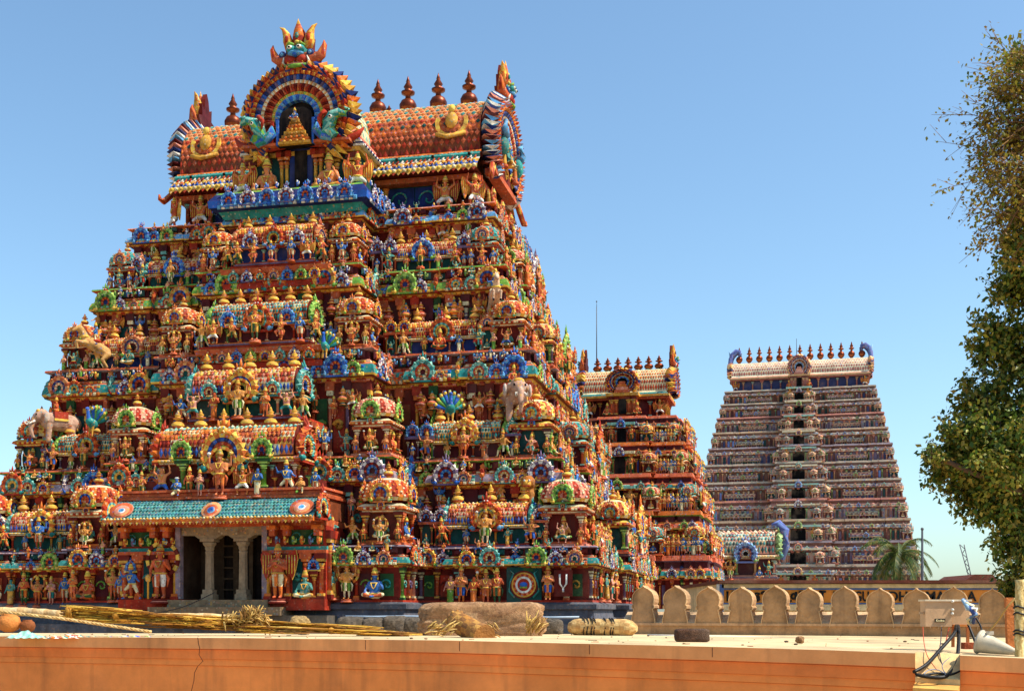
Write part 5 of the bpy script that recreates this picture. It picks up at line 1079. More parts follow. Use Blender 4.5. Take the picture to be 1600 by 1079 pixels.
OR1, OR2, OR3 = S('f0a060'), S('f08640'), S('f29048')
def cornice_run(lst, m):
    prof = [(0, 0, OR1), (.0, -.17, OR1), (.03, -.175, OR2), (.035, -.185, S('b05828')), (.035, -.33, OR2), (.06, -.335, S('c06830')), (.06, -.43, OR3), (.085, -.44, S('c87030')), (.09, -1.0, OR3), (.09, -2.2, OR3), (.1, -8.5, OR3)]  # darker lines at the steps: shadow painted into the cornice colour
    for p, q in zip(lst, lst[1:]):
        A, B = edge(p), edge(q); L = (B-A).length
        for (b0, z0, c0), (b1, z1, c1) in zip(prof, prof[1:]):
            f = lambda P, bk, z: (P.x+BKx*bk, P.y+BKy*bk, P.z+z+.002)
            m.poly([f(A, b0, z0), f(B, b0, z0), f(B, b1, z1), f(A, b1, z1)], c1)
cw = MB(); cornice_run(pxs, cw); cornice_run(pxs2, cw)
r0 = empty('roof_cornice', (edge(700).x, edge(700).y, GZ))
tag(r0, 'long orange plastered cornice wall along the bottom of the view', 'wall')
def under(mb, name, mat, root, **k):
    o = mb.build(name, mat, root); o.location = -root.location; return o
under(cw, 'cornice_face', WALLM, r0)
nt_ = MB(); eb = .42                                        # plastered notch between the two cornice lengths
A, B = edge(N1), edge(N2); Ab, Bb = NA, NB; dz = Vector((0, 0, -.28)); dz2 = Vector((0, 0, -.34))
CRM_ = S('e2bc80')
nt_.poly([tuple(Ab), tuple(Bb), tuple(B+dz), tuple(A+dz)], CRM_)
nt_.poly([tuple(A+dz), tuple(B+dz), tuple(B+dz2), tuple(A+dz2)], CRM_)
fw = Vector((-BKx*.22, -BKy*.22, -.05)); nt_.poly([tuple(A+dz2), tuple(B+dz2), tuple(B+dz2+fw), tuple(A+dz2+fw)], S('dca050')); low = Vector((0, 0, -7)); nt_.poly([tuple(A+dz2+fw), tuple(B+dz2+fw), tuple(B+dz2+fw+low), tuple(A+dz2+fw+low)], S('dca050'))
for P, Pb in ((A, Ab), (B, Bb)): nt_.poly([tuple(P), tuple(Pb), tuple(Pb+low), tuple(P+low)], S('dca468')); nt_.poly([tuple(P+dz2), tuple(P+dz2+fw), tuple(P+dz2+fw+low), tuple(P+dz2+low)], S('dca050'))
under(nt_, 'notch', PLAST, r0)
ck = MB()
def crack(pts, wd):
    for (x0, y0), (x1, y1) in zip(pts, pts[1:]):
        def q(px, py, o): d = edge_d(px)-.006 + (.0 if py-edge_y(px) < 18 else .0); p = at(px+o, py, d); return tuple(p)
        ck.poly([q(x0, y0, -wd), q(x0, y0, wd), q(x1, y1, wd), q(x1, y1, -wd)], S('5a2c14'))
crack([(309, 995), (310, 1004), (312, 1012), (311, 1022), (317, 1032), (309, 1040), (304, 1050), (303, 1062), (299, 1079)], .55)
for px in (718, 921, 1113): crack([(px, edge_y(px)+1), (px, edge_y(px)+16)], .5)
crack([(571, 999), (571, 1014)], .4)
under(ck, 'crack', PLAIN, r0)

# ------------------------------------------------------------------ scalloped parapet with merlons
a, b = at(986, 988, 24.2), at(1600, 1002, 21.5); wdir = (b-a); wdir.z = 0; WLn = wdir.length; ang = math.atan2(wdir.y, wdir.x)
mw = empty('merlon_wall', (a.x, a.y, -.5), ang); tag(mw, 'tan scalloped parapet of rounded merlons in front of the sign building', 'wall')
TAN = S('b48a5e'); wm = MB(); fall = (b.z-a.z)/WLn
wm.box(-.2, WLn+1.2, 0, .5, -.3, .28, TAN); wm.box(-.2, WLn+1.2, -.03, .0, .23, .279, S('c49a70'))
wm.poly([(-.2, 0, .2805), (WLn+1.2, 0, .2805), (WLn+1.2, .45, .50), (-.2, .45, .50)], S('d8b488')); wm.box(-.2, WLn+1.2, .45, .58, .2, .50, TAN)  # sloping ledge top painted paler, sunlight put into its colour
wo_ = wm.build('parapet_base', MERL, mw)
hm = [(.26, 0), (.25, .10), (.222, .22), (.205, .29), (.205, .305), (.238, .32), (.238, .375), (.212, .39), (.228, .44), (.235, .51), (.222, .58), (.185, .645), (.125, .695), (.06, .725), (.025, .745), (0, .775)]
mo = hm+[(-x, z) for x, z in hm[-2::-1]]
mm = MB(); mm.prism(mo, -.002, .34, TAN, S('c89c6c'))
mi = [(x*.93, .02+z*.955) for x, z in mo]; n_ = len(mo)
for i in range(n_ - 1): mm.poly([(mo[i][0], -.03, mo[i][1]), (mo[i+1][0], -.03, mo[i+1][1]), (mi[i+1][0], -.03, mi[i+1][1]), (mi[i][0], -.03, mi[i][1])], S('d0a878')); mm.poly([(mo[i][0], -.03, mo[i][1]), (mo[i][0], .0, mo[i][1]), (mo[i+1][0], .0, mo[i+1][1]), (mo[i+1][0], -.03, mo[i+1][1])], S('d8b484')); mm.poly([(mi[i][0], -.03, mi[i][1]), (mi[i][0], .0, mi[i][1]), (mi[i+1][0], .0, mi[i+1][1]), (mi[i+1][0], -.03, mi[i+1][1])], TAN)  # paler rim and side colours paint sunlight along the merlon edges
mme = mm.mesh('merlon', MERL)
for k in range(12):
    t = .26+k*.642; link('merlon', mme, mw, (t+rnd.uniform(-.012, .012), 0, .25-.008*k), R(rnd.uniform(-1.5, 1.5)), (rnd.uniform(.97, 1.03), 1, rnd.uniform(.965, 1.025)))

# ------------------------------------------------------------------ building with the painted sign
sb = empty('sign_building', (at(1330, 955, 36).x, 36, GZ)); tag(sb, 'long cream building with orange lettered sign band behind the merlons', 'building')
def W(px, py, d=36): p = at(px, py, d); return p.x, p.z
m = MB(); x0, _ = W(1128, 0); x1, _ = W(1640, 0); Z = lambda y: W(0, y)[1]
CR = S('d8bc8c')
m.box(x0, x1, 36, 44, GZ, Z(911), CR); m.box(x0-.12, x1, 35.75, 44.1, Z(911)+.002, Z(906), S('6a3420')); m.box(x0-.03, x1, 35.85, 36, Z(918), Z(912), S('dcc08c'))
m.box(x0, x1, 35.9, 36, Z(920.5), Z(918.5), S('4a74b8')); m.box(x0, x1, 35.9, 36, Z(943), Z(941.5), S('4a74b8')); m.box(x0, x1, 35.8, 36, Z(953), Z(943.6), S('a89878')); m.box(x0, x1, 35.2, 36, Z(975), Z(960), S('d8bc88'))  # grey strip below the sign is shade painted into the facade
m.box(x0-.1, x0+.03, 35.85, 36, Z(955), Z(912.2), S('4a74b8')); m.box(x0-.16, x0-.1, 35.83, 36, Z(955), Z(912.2), C['white'])
under(m, 'facade', PLAST, sb)
m = MB(); m.box(x0+.05, x1, 35.93, 36.0, Z(941), Z(921), S('d8842c')); so = under(m, 'sign_board', PLAIN, sb)
def text(body, px0, px1, py0, py1, y, colr, parent, name='lettering'):
    cu = bpy.data.curves.new('txt', 'FONT'); cu.body = body; cu.extrude = .012; cu.offset = .018
    ob = bpy.data.objects.new('txt', cu); sc.collection.objects.link(ob)
    dg = bpy.context.evaluated_depsgraph_get(); me = bpy.data.meshes.new_from_object(ob.evaluated_get(dg)); bpy.data.objects.remove(ob)
    co = np.zeros(len(me.vertices)*3); me.vertices.foreach_get('co', co); co = co.reshape(-1, 3)
    lo, hi = co.min(0), co.max(0); X0, Z1 = W(px0, py0, y); X1, Z0 = W(px1, py1, y)
    o_ = np.zeros_like(co); o_[:, 0] = X0+(co[:, 0]-lo[0])/(hi[0]-lo[0])*(X1-X0); o_[:, 2] = Z0+(co[:, 1]-lo[1])/(hi[1]-lo[1])*(Z1-Z0); o_[:, 1] = y-co[:, 2]
    mb = MB(); mb.v = [tuple(p) for p in o_]; mb.f = [tuple(p.vertices) for p in me.polygons]; mb.c = [colr]*len(mb.f); mb.s = [False]*len(mb.f)
    o = mb.build(name, PLAIN, parent); o.location = -sb.location if parent is so else (0, 0, 0)
    if parent is so: o.location = (0, 0, 0)
    return o
text('RANGU', 1302, 1358, 923, 939, 35.91, C['black'], so); text('DHARMASALA', 1389, 1526, 923, 939, 35.91, C['black'], so)
tg = MB()
def stroke(pts, r=.035): tg.tube([(W(x, y)[0], 35.91, W(x, y)[1]) for x, y in pts], r, 5, C['black'])
def loop(cx, cy, rx, ry, a0=0, a1=360): return [(cx+rx*math.cos(R(a0+(a1-a0)*k/12)), cy-ry*math.sin(R(a0+(a1-a0)*k/12))) for k in range(13)]
stroke([(1136, 923), (1136, 938), (1144, 938), (1144, 923), (1149, 923)])                                    # Tamil letters as painted strokes
stroke(loop(1157, 934, 4, 4)); stroke([(1161, 934), (1161, 923)]); stroke([(1167, 924), (1167, 938), (1173, 938), (1173, 930)])
stroke(loop(1182, 932, 5, 6, 40, 330)); stroke(loop(1183, 933, 2.2, 2.5)); stroke(loop(1192, 928, 3, 4, 180, -60)); stroke([(1195, 930), (1192, 939)])
stroke([(1201, 938), (1201, 924), (1212, 924)]); stroke(loop(1208, 933, 4, 4.5)); stroke([(1218, 938), (1218, 924)])
stroke([(1229, 924), (1229, 938), (1236, 938)]); stroke(loop(1239, 931, 3.4, 4)); stroke([(1243, 924), (1243, 938)]); stroke(loop(1250, 934, 3.5, 4)); stroke([(1247, 924), (1254, 924)])
stroke(loop(1263, 932, 4, 5, 30, 340)); stroke([(1271, 923), (1271, 938), (1277, 938)]); stroke([(1279, 924), (1289, 924)]); stroke([(1284, 924), (1284, 939)])
o = tg.build('tamil_lettering', PLAIN, so)
# small tiled roof, masts
h = MB(); hx0, hz0 = W(1482, 913, 43); hx1, hz1 = W(1545, 898, 43)
h.prism([(hx0, hz0), (hx1, hz0), (hx1-.25, hz1), (hx0+.55, hz1)], 42, 45, S('6a3424')); h.prism([(hx0-.1, hz0-.06), (hx1, hz0-.06), (hx1, hz0), (hx0-.1, hz0)], 41.9, 45, S('4a2418')); h.box(hx0+.3, hx1, 42.3, 44.8, GZ, hz0-.06, S('4a3a30'))
tag(h.build('tiled_hut', ROUGHM), 'small brown hut with sloping roof beside the big tree, behind the sign building', 'hut')
def pole(name, px, y0, y1, d, r, label, col=C['grey']):
    m = MB(); p, q = at(px, y0, d), at(px, y1, d); m.tube([(p.x, d, GZ), tuple(p), tuple(p.lerp(q, .98)), tuple(q)], [r, r, r*.7, r*.4], 6, col); m.ell(tuple(q), (r*1.2,)*3, col, 6, 4)
    tag(m.build(name, PLAIN), label, 'pole')
pole('mast', 1441, 905, 826, 120, .14, 'thin bare mast standing beside the palm tree')
m = MB(); q = [at(1503, 850, 60), at(1517, 906, 60)]; w_ = .11
for dx in (-w_, w_): m.tube([(q[0].x+dx, 60, q[0].z), (q[1].x+dx*.5, 60, q[1].z), (q[1].x+dx*.5+.1, 60, GZ)], .025, 5, C['grey'])
for k in range(9): t = k/8; p0, p1 = q[0].lerp(q[1], t), q[0].lerp(q[1], min(1, t+.125)); s_ = 1 if k % 2 else -1; m.tube([(p0.x+s_*w_, 60, p0.z), (p1.x-s_*w_*.8, 60, p1.z)], .02, 4, C['grey'])
tag(m.build('lattice_mast', PLAIN), 'slim leaning lattice mast under the big tree', 'mast')
# shrine with blue gable in front of the far tower
bs = Tower('blue_shrine', (at(1166, 900, 100).x, 100, GZ), R(-13), FAR); tag(bs.root, 'shrine with barrel roof and blue horseshoe gable below the far tower', 'shrine')
m = MB(); m.box(-2.3, 2.3, -1.3, 1.3, GZ, 2.7, C['terra']); 
for k in range(6): m.box(-2.35+.002*k, 2.35, -1.36-.002*k, 1.3, GZ+.6+k*1.8, GZ+.9+k*1.8, [C['ochre'], C['blue'], C['terra']][k % 3])
bs.part(m, 'shrine_base'); vo = bs.vaulted(0, 0, 2.7, 0, 4.9, 2.6, 2, 1.0, 0, gs=.78, gz=.5, gk=1)
hn = MB(); hn.tube([(0, -.1, 0), (0, -.2, .45), (0, -.2, .9), (0, .0, 1.15), (0, .2, 1.1)], [.12, .18, .17, .12, .03], 8, lambda i, j: [S('1c3c9c'), C['blue']][(i+j) % 2]); hn.build('horn', FAR, vo, (.98, 0, .6), R(90))
for k, u in enumerate((-1.9, -1.2, 1.1, 1.8)): bs.fig(['standing', 'four_armed', 'seated', 'dancing'][k], k, u, -1.6, 2.7, 0, 1.3)
bs.flush()

# ------------------------------------------------------------------ palm
pt = empty('palm_tree', (at(1404, 900, 126).x, 126, GZ)); tag(pt, 'coconut palm with drooping fronds in front of the far tower', 'tree')
m = MB(); top = at(1404, 866, 126); ht = top.z-GZ
m.tube([(0, 0, 0), (.25, 0, ht*.4), (.1, 0, ht*.8), (0, 0, ht)], [.28, .22, .18, .2], 8, S('6a5a44')); m.build('trunk', ROUGHM, pt)
m = MB(); rp = random.Random(5)
for k in range(42):
    az = rp.uniform(0, 2*math.pi); el = rp.uniform(-.35, 1.25); L = rp.uniform(4.2, 5.6); P = [Vector((0, 0, ht))]; dirv = Vector((math.cos(az)*math.cos(el), math.sin(az)*math.cos(el), math.sin(el)))
    for t in range(12):
        dirv = (dirv+Vector((0, 0, -.13-.03*t*.3))).normalized(); P.append(P[-1]+dirv*L/12)
    m.tube(P, [.05]*6+[.03]*6+[.01], 4, S('7a8040'))
    for t in range(1, 13):
        d0 = (P[t]-P[t-1]).normalized(); sd_ = d0.cross(Vector((0, 0, 1))).normalized()
        for sgn in (-1, 1):
            for sub in (0, .5):
                b0 = P[t-1].lerp(P[t], sub); ll = .8*math.sin(math.pi*(t+sub+1)/15)**.6+.1; tip = b0+(sd_*sgn*.8+d0*.55+Vector((0, 0, -.45+rp.uniform(-.15, .1)))).normalized()*ll; w2 = d0*.10
                m.poly([tuple(b0-w2), tuple(b0+w2), tuple(tip)], vary(rp.choice([S('3e5420'), S('55622a'), S('6c6630'), S('324a1e')])))
m.build('crown', LEAFM, pt)
# ------------------------------------------------------------------ big leafy tree on the right
rt = random.Random(21); TD = 24.0
tp = empty('peepal_tree', (at(1790, 900, TD).x, TD+.5, GZ)); tag(tp, 'big leafy tree at the right edge, bare twigs near its top', 'tree')
O = Vector(tp.location)
tk = MB(); ztop = at(0, 120, TD).z-GZ
tk.tube([(0, 0, 0), (.1, 0, 3.5), (-.15, .1, 7), (-.2, 0, 10.5), (-.5, 0, 14), (-.6, 0, ztop)], [.55, .42, .36, .28, .18, .05], 12, S('6a5240'))
tw_ = MB(); lv = MB()
lobes = [  # px, py, radius px, density, bare
    (1600, 130, 62, .75, .8), (1640, 80, 64, 1.2, .3), (1650, 200, 70, 1.2, .4), (1640, 290, 60, 1.2, .3), (1575, 215, 78, .45, 1.0), (1590, 290, 62, .55, .9), (1600, 385, 50, 1.1, .2), (1620, 330, 60, .9, .3),
    (1588, 450, 52, 1.3, 0), (1640, 420, 80, 1.2, 0), (1560, 525, 58, 1.35, 0), (1610, 560, 70, 1.3, 0), (1545, 625, 62, 1.5, 0), (1500, 690, 52, 1.5, 0), (1480, 722, 46, 1.3, 0), (1460, 712, 24, .9, 0), (1560, 700, 80, 1.6, 0),
    (1530, 760, 62, 1.5, 0), (1575, 800, 66, 1.5, 0), (1600, 730, 90, 1.3, 0), (1590, 860, 52, 1.3, 0), (1583, 915, 40, 1.2, 0), (1625, 650, 90, 1.1, 0), (1640, 880, 60, 1.1, 0), (1720, 300, 120, .8, 0), (1730, 520, 140, .9, 0), (1730, 740, 140, .9, 0), (1720, 140, 110, .6, .4), (1830, 420, 130, .6, 0), (1840, 640, 130, .6, 0)]
LC = [S('4a6226'), S('6a7c30'), S('868a3a'), S('3a5020'), S('969444'), S('a8964a')]
LB = [S('9a8838'), S('a88c40'), S('7c7c34'), S('8a6a30'), S('a09838')]
def leaf(p, size, col):
    n = Vector((rt.gauss(0, 1), rt.gauss(0, 1), rt.gauss(.4, 1))).normalized(); u = n.cross(Vector((rt.gauss(0, 1), rt.gauss(0, 1), rt.gauss(0, 1)))).normalized(); v = n.cross(u); u = (u+Vector((0, 0, -.5))).normalized()
    a = p; b = p+u*size*.45+v*size*.36+n*size*.06; c = p+u*size*1.1; d = p+u*size*.45-v*size*.36+n*size*.06
    bi = len(lv.v); lv.v += [tuple(a), tuple(b), tuple(c), tuple(d)]; lv.face((bi, bi+1, bi+2), col); lv.face((bi, bi+2, bi+3), col)
for px, py, rp_, den, bare in lobes:
    c = at(px, py, TD+rt.uniform(-.8, .8))-O; r = rp_/FPX*TD; base = Vector((-.2, 0, max(4, min(ztop-1, c.z-1.0-r*.3))))
    mid_ = base.lerp(c, .5)+Vector((0, 0, -.2)); tk.tube([tuple(base), tuple(mid_), tuple(c)], [.14, .09, .04], 7, S('6a5240'))
    nb = int(26+rp_*.5); tips = []
    for k in range(nb):
        dv = Vector((rt.gauss(0, 1), rt.gauss(0, 1), rt.gauss(0, 1))).normalized(); rr = r*rt.uniform(.55, 1.08)
        if bare > .5:
            s0 = c+Vector((rt.uniform(.1, .9), rt.gauss(0, .4), rt.gauss(-.1, .45)))*r; an = rt.gauss(.12 if py < 200 else -.25, .5); L = r*rt.uniform(.7, 1.7)
            d_ = Vector((-math.cos(an), rt.gauss(0, .3), math.sin(an))); mm_ = s0+d_*L*.5+Vector((0, 0, .1*r)); t = s0+d_*L+Vector((0, 0, -.18*r*rt.random()))
        else:
            t = c+dv*rr; s0 = c+dv*r*.05; mm_ = s0.lerp(t, .5)+Vector((rt.uniform(-.1, .1), rt.uniform(-.1, .1), rt.uniform(-.12, .05)))*r
        tips.append((s0, mm_, t)); tw_.tube([tuple(s0), tuple(mm_), tuple(t)], [.013, .009, .003], 4, S('7a5634') if bare > .5 else S('4a3826'))
        if bare > .5:
            for z_ in range(5):
                b_0 = s0.lerp(mm_, rt.random()) if z_ < 2 else mm_.lerp(t, rt.uniform(0, .8)); t2 = b_0+(t-s0).normalized()*r*rt.uniform(.2, .5)+Vector((0, rt.gauss(0, .1), rt.gauss(0, .16)))*r; tips.append((b_0, b_0.lerp(t2, .5), t2)); tw_.tube([tuple(b_0), tuple(t2)], [.007, .003], 3, S('8a6238'))
    nl = int(den*(rp_/50)**2*(1050 if bare < .5 else 1900))
    for k in range(nl):
        s0, mm_, t = rt.choice(tips); f = rt.random()**.6; p = (mm_.lerp(t, (f-.5)*2) if f > .5 else s0.lerp(mm_, f*2))+Vector((rt.gauss(0, .09), rt.gauss(0, .09), rt.gauss(0, .09)))*r*1.2
        leaf(p, rt.uniform(.07, .135) if bare < .5 else rt.uniform(.06, .10), vary(rt.choice(LB if rt.random() < bare*.85+.06 else LC), .25))
tk.build('trunk', ROUGHM, tp); tw_.build('twigs', ROUGHM, tp); lv.build('crown', LEAFM, tp)
# ------------------------------------------------------------------ things lying on the terrace
def on(px, d): return Vector(((px-800)/FPX*d, d, -.44))
def rock(name, px, py0, py1, w_px, d, label, cols, sq=3.0, seed=0, depth=.5, rough=.05, group=None, flat=False):
    """rough boulder filling the given photo box at depth d"""
    rr = random.Random(seed); p = at(px, py1, d); H = (py1-py0)/FPX*d; Wd = w_px/FPX*d/2; m = MB(); nu, nv = 26, 14
    ph = [rr.uniform(0, 6.28) for _ in range(8)]; nz = mathutils.noise; nu, nv = (64, 36) if w_px > 100 else (34, 20)
    for i in range(nv+1):
        t = math.pi*i/nv
        for j in range(nu):
            a = 2*math.pi*j/nu; x, y, z = math.sin(t)*math.cos(a), math.sin(t)*math.sin(a), -math.cos(t)
            k = 1/((abs(x)**sq+abs(y)**sq+abs(z)**sq)**(1/sq)); n = 1+rough*(math.sin(3*a+ph[0]+2*t)+math.sin(5*a+ph[1])*math.sin(4*t+ph[2])+.7*math.sin(9*a+ph[3]+5*t)*math.sin(t))+rough*1.6*nz.fractal(Vector((x*5+seed, y*5, z*5)), .8, 2.2, 5)*math.sin(t)
            m.v.append((x*k*n*Wd, y*k*n*depth/2, (z*k*n*.5+.47)*H))
    for i in range(nv):
        for j in range(nu):
            q = (j+1) % nu; m.face((i*nu+j, i*nu+q, (i+1)*nu+q, (i+1)*nu+j), vary(cols[int(abs(nz.noise(Vector((j*.21, i*.25, seed)))*5)) % len(cols)], .06), True)
    o = m.build(name, STONE, None, tuple(p)); tag(o, label, name.split('_')[-1] if '_' in name else name, group); return o
rock('boulder', 755, 940, 995, 184, 22.2, 'large squarish pink brown boulder lying on the terrace edge', [S('c49468'), S('b88860'), S('d0a478')], 6.5, 3, .7, .045)
rock('stone_block', 1081, 981, 1001.5, 53, 17.8, 'dark brown brick shaped block alone on the terrace, right of the boulder', [S('5a3c2c'), S('6a4834')], 8, 4, .26, .012)
GR = [S('6c6052'), S('7a6c5c'), S('5c5248')]
for px, w_, y0, lab, sd in ((548, 44, 962, 'grey stone at left end of the row below the porch', 5), (585, 34, 964, 'squat grey stone, second from left of the row', 6), (617, 40, 961, 'rounded grey stone in the middle of the row', 7), (645, 30, 963, 'pale edged stone nearest the boulder in the row', 8), (862, 36, 966, 'dark stone between the boulder and the tied bundle', 9)):
    rock('stone', px, y0, 992, w_, 24.2, lab, GR, 4, sd, .45, .04, 'stones at the back of the terrace')
rock('stone', 468, 961, 991, 32, 23.6, 'pale ribbed dome shaped stone behind the straw', [S('c8a468'), S('b08c54')], 2.6, 10, .4, .05, 'stones at the back of the terrace')
rock('pebble', 1250, 993, 1004, 13, 17.0, 'small upright pale stone beside the pipes', [S('a87c54'), S('c09468')], 3, 11, .1, .05)
# hollow log leaning at the boulder
m = MB(); p0, p1 = at(712, 970, 20.4), at(757, 994, 19.6); ax = (p1-p0)
def barkc(i, j): return [S('9a6428'), S('b4782c'), S('8a5824'), S('c08a3c')][(i*3+j*5) % 4]
rl_ = random.Random(4); P = [p0+ax*t/6 for t in range(7)]; m.tube(P, [.19*rl_.uniform(.93, 1.07) for _ in range(7)], 14, barkc)
dn = ax.normalized(); m.tube([tuple(p0-dn*.012), tuple(p0-dn*.004)], [.145, .145], 14, S('1c120a'))
for k in range(12): a = k*.52; u = dn.cross(Vector((0, 0, 1))).normalized(); v = dn.cross(u); c = p0+(u*math.cos(a)+v*math.sin(a))*.165; m.ell(tuple(c), (.035, .035, .04), barkc(k, 1), 6, 4)
tag(m.build('log', ROUGHM), 'short hollow orange brown log leaning in front of the boulder', 'log')
def straw(name, boxes, label, n, cols, seed, ln=(.15, .5), cat='straw', curl=.3):
    rr = random.Random(seed); m = MB()
    for k in range(n):
        px0, px1, y0, y1, d, tilt = boxes[k % len(boxes)]; t = rr.random(); p = at(px0+(px1-px0)*t, rr.uniform(y0, y1), d+rr.uniform(-.15, .25)); L = rr.uniform(*ln); a = rr.gauss(tilt, curl)
        dv = Vector((math.cos(a), rr.gauss(0, .3), math.sin(a))).normalized()*L; c = vary(rr.choice(cols), .2); mid = p+dv*.5+Vector((0, 0, rr.uniform(0, .05)))
        p.z = max(p.z, -.435); e_ = p+dv; e_.z = max(e_.z, -.435); m.tube([tuple(p), tuple(mid), tuple(e_)], [.012, .014, .006], 4, c)
    o = m.build(name, ROUGHM); tag(o, label, cat, None, 'stuff'); return o
ST_ = [S('c09a50'), S('a87c3c'), S('d0ac64'), S('8a6434')]
straw('straw_litter', [(660, 705, 978, 992, 19.8, .4), (735, 775, 970, 992, 19.9, -.9), (820, 845, 975, 993, 20.0, 1.0)], 'loose straw lying round the log and boulder', 90, ST_, 2, (.08, .3))
# bundle wrapped in cloth, tied with cords
m = MB(); p = at(890, 979, 23); q = at(995, 981, 22.4); ax = q-p; P = [p+ax*t/14 for t in range(15)]
m.tube(P, [.10, .15, .165, .16, .17, .155, .17, .16, .172, .165, .17, .17, .165, .14, .06], 14, lambda i, j: [S('d4b074'), S('c49c60'), S('b88c54')][(i+j*2) % 3])
for t in (3, 3.7, 4.6, 5.2, 7.4, 8.6, 9.1): c = p+ax*t/14; m.tube([tuple(c+Vector((.02*math.sin(a_*3), math.cos(a_)*.18, math.sin(a_)*.18))) for a_ in [R(k*30) for k in range(13)]], .014, 5, S('2a2018'))
tag(m.build('tied_bundle', ROUGHM), 'cream cloth bundle tied with dark cords beside the merlons', 'bundle')
# pipes along the foot of the scalloped parapet
for name, y0, y1, d0, d1, r, c, lab in (('pipe', 992, 1004, 22.6, 19.8, .028, S('e8e2d4'), 'thin white pipe lying along the foot of the merlon parapet'), ('pipe', 996, 1009, 21.8, 19.0, .022, S('3a3630'), 'thin dark pipe lying just in front of the white one'), ('pipe', 962, 963.5, 25.0, 24.6, .02, S('a8b8c8'), 'pale blue pipe running behind the boulder')):
    m = MB(); xa, xb = (1012, 1545) if name == 'pipe' and y0 > 970 else (540, 905); P = [at(xa+(xb-xa)*t/8, y0+(y1-y0)*t/8+.5*math.sin(t*2.1), d0+(d1-d0)*t/8) for t in range(9)]
    m.tube(P, r, 7, c); tag(m.build(name, PLAIN), lab, 'pipe', 'pipes on the terrace')
# poles, ropes and bundled fibre at the left
WOOD = [S('d8b47c'), S('c8a068'), S('e0c08c')]
def lpole(pts, rad, label, cols=WOOD, name='wooden_pole', knots=True, n=9):
    m = MB(); P = []
    for (xa, ya, da), (xb, yb, db) in zip(pts, pts[1:]):
        for t in range(n): f = t/n; P.append(at(xa+(xb-xa)*f, ya+(yb-ya)*f, da+(db-da)*f))
    P.append(at(*pts[-1])); rr = random.Random(len(label)); m.tube(P, [rad*rr.uniform(.9, 1.08) for _ in P], 9, lambda i, j: cols[(i*2+j*3) % len(cols)])
    tag(m.build(name, ROUGHM), label, 'pole'); return m
lpole([(-60, 953, 21.5), (40, 955, 21.5), (96, 959, 21.4)], .075, 'thick pale pole end sticking in at the left edge')
lpole([(225, 962, 21.6), (330, 962, 21.7), (425, 971, 21.8)], .055, 'pale pole lying in the fibre bundles below the porch')
def rope_thing(pts, r, label, cols, twist=9, name='rope'):
    m = MB(); P = []
    for (xa, ya, da), (xb, yb, db) in zip(pts, pts[1:]):
        for t in range(40): f = t/40; P.append(at(xa+(xb-xa)*f, ya+(yb-ya)*f, da+(db-da)*f))
    for s_ in range(3):
        Q = []
        for i, p in enumerate(P): a = i*twist*.12+s_*2.094; Q.append(p+Vector((0, math.cos(a)*r*.55, math.sin(a)*r*.55)))
        m.tube(Q, r*.62, 6, cols[s_ % len(cols)])
    tag(m.build(name, ROUGHM), label, 'rope'); return m
rope_thing([(-40, 950, 20.3), (100, 966, 20.3), (240, 987, 20.4)], .026, 'twisted pale rope slanting down across the left end of the terrace', [S('d8b070'), S('c89c5c'), S('e0bc80')])
rope_thing([(118, 955, 21.2), (300, 966, 21.3), (470, 976, 21.5), (640, 989, 21.8)], .025, 'long thin yellow rope stretched along the fibre bundles', [S('c89430'), S('b07c24'), S('dcac48')], 14)
def fibre(px0, px1, y0, y1, d, h0, h1, label, seed, n=420, ties=()):
    rr = random.Random(seed); m = MB()
    for k in range(n):
        f0 = rr.uniform(0, .75); f1 = min(1, f0+rr.uniform(.15, .35)); o = rr.gauss(0, .35); 
        pts = []
        for t in range(4): f = f0+(f1-f0)*t/3; hh = h0+(h1-h0)*f; pts.append(tuple(at(px0+(px1-px0)*f, y0+(y1-y0)*f+o*hh+rr.uniform(-.6, .6), d+rr.gauss(0, .05)+.08*math.cos(o*4))))
        m.tube(pts, [.008, .012, .012, .006], 4, vary(rr.choice([S('c8942c'), S('b47c28'), S('dcb048'), S('9a6420'), S('7a5020')]), .15))
    for f in ties:
        hh = h0+(h1-h0)*f; c = at(px0+(px1-px0)*f, y0+(y1-y0)*f, d); r = hh*.62/FPX*d
        for q in range(3): m.tube([tuple(c+Vector((q*.035+.01*math.sin(a*2), math.cos(a)*r, math.sin(a)*r))) for a in [R(k*36) for k in range(11)]], .02, 5, vary(S('a87424'), .2))
        m.ell(tuple(c+Vector((.03, -r, r*.3))), (.06, .05, .06), S('b07c2c'), 7, 5)
    tag(m.build('fibre_bundle', ROUGHM), label, 'bundle', 'tied fibre bundles')
fibre(92, 345, 957, 972, 21.0, 17, 9, 'golden fibre bundle with a big knot near the thick pole', 3, 420, (.06, .35))
fibre(232, 600, 967, 986, 21.3, 13, 5, 'long golden fibre bundle tapering right below the porch', 5, 460, (.02, .3, .62))
fibre(370, 660, 981, 990, 20.9, 6, 3, 'thin flat fibre bundle nearest the terrace edge', 7, 260, (.5,))
straw('fibre_tuft', [(375, 405, 958, 970, 21.0, 1.5), (345, 415, 964, 974, 21.0, .4)], 'bushy golden tuft of fibre standing below the porch', 190, ST_, 9, (.08, .2), 'straw', .7)
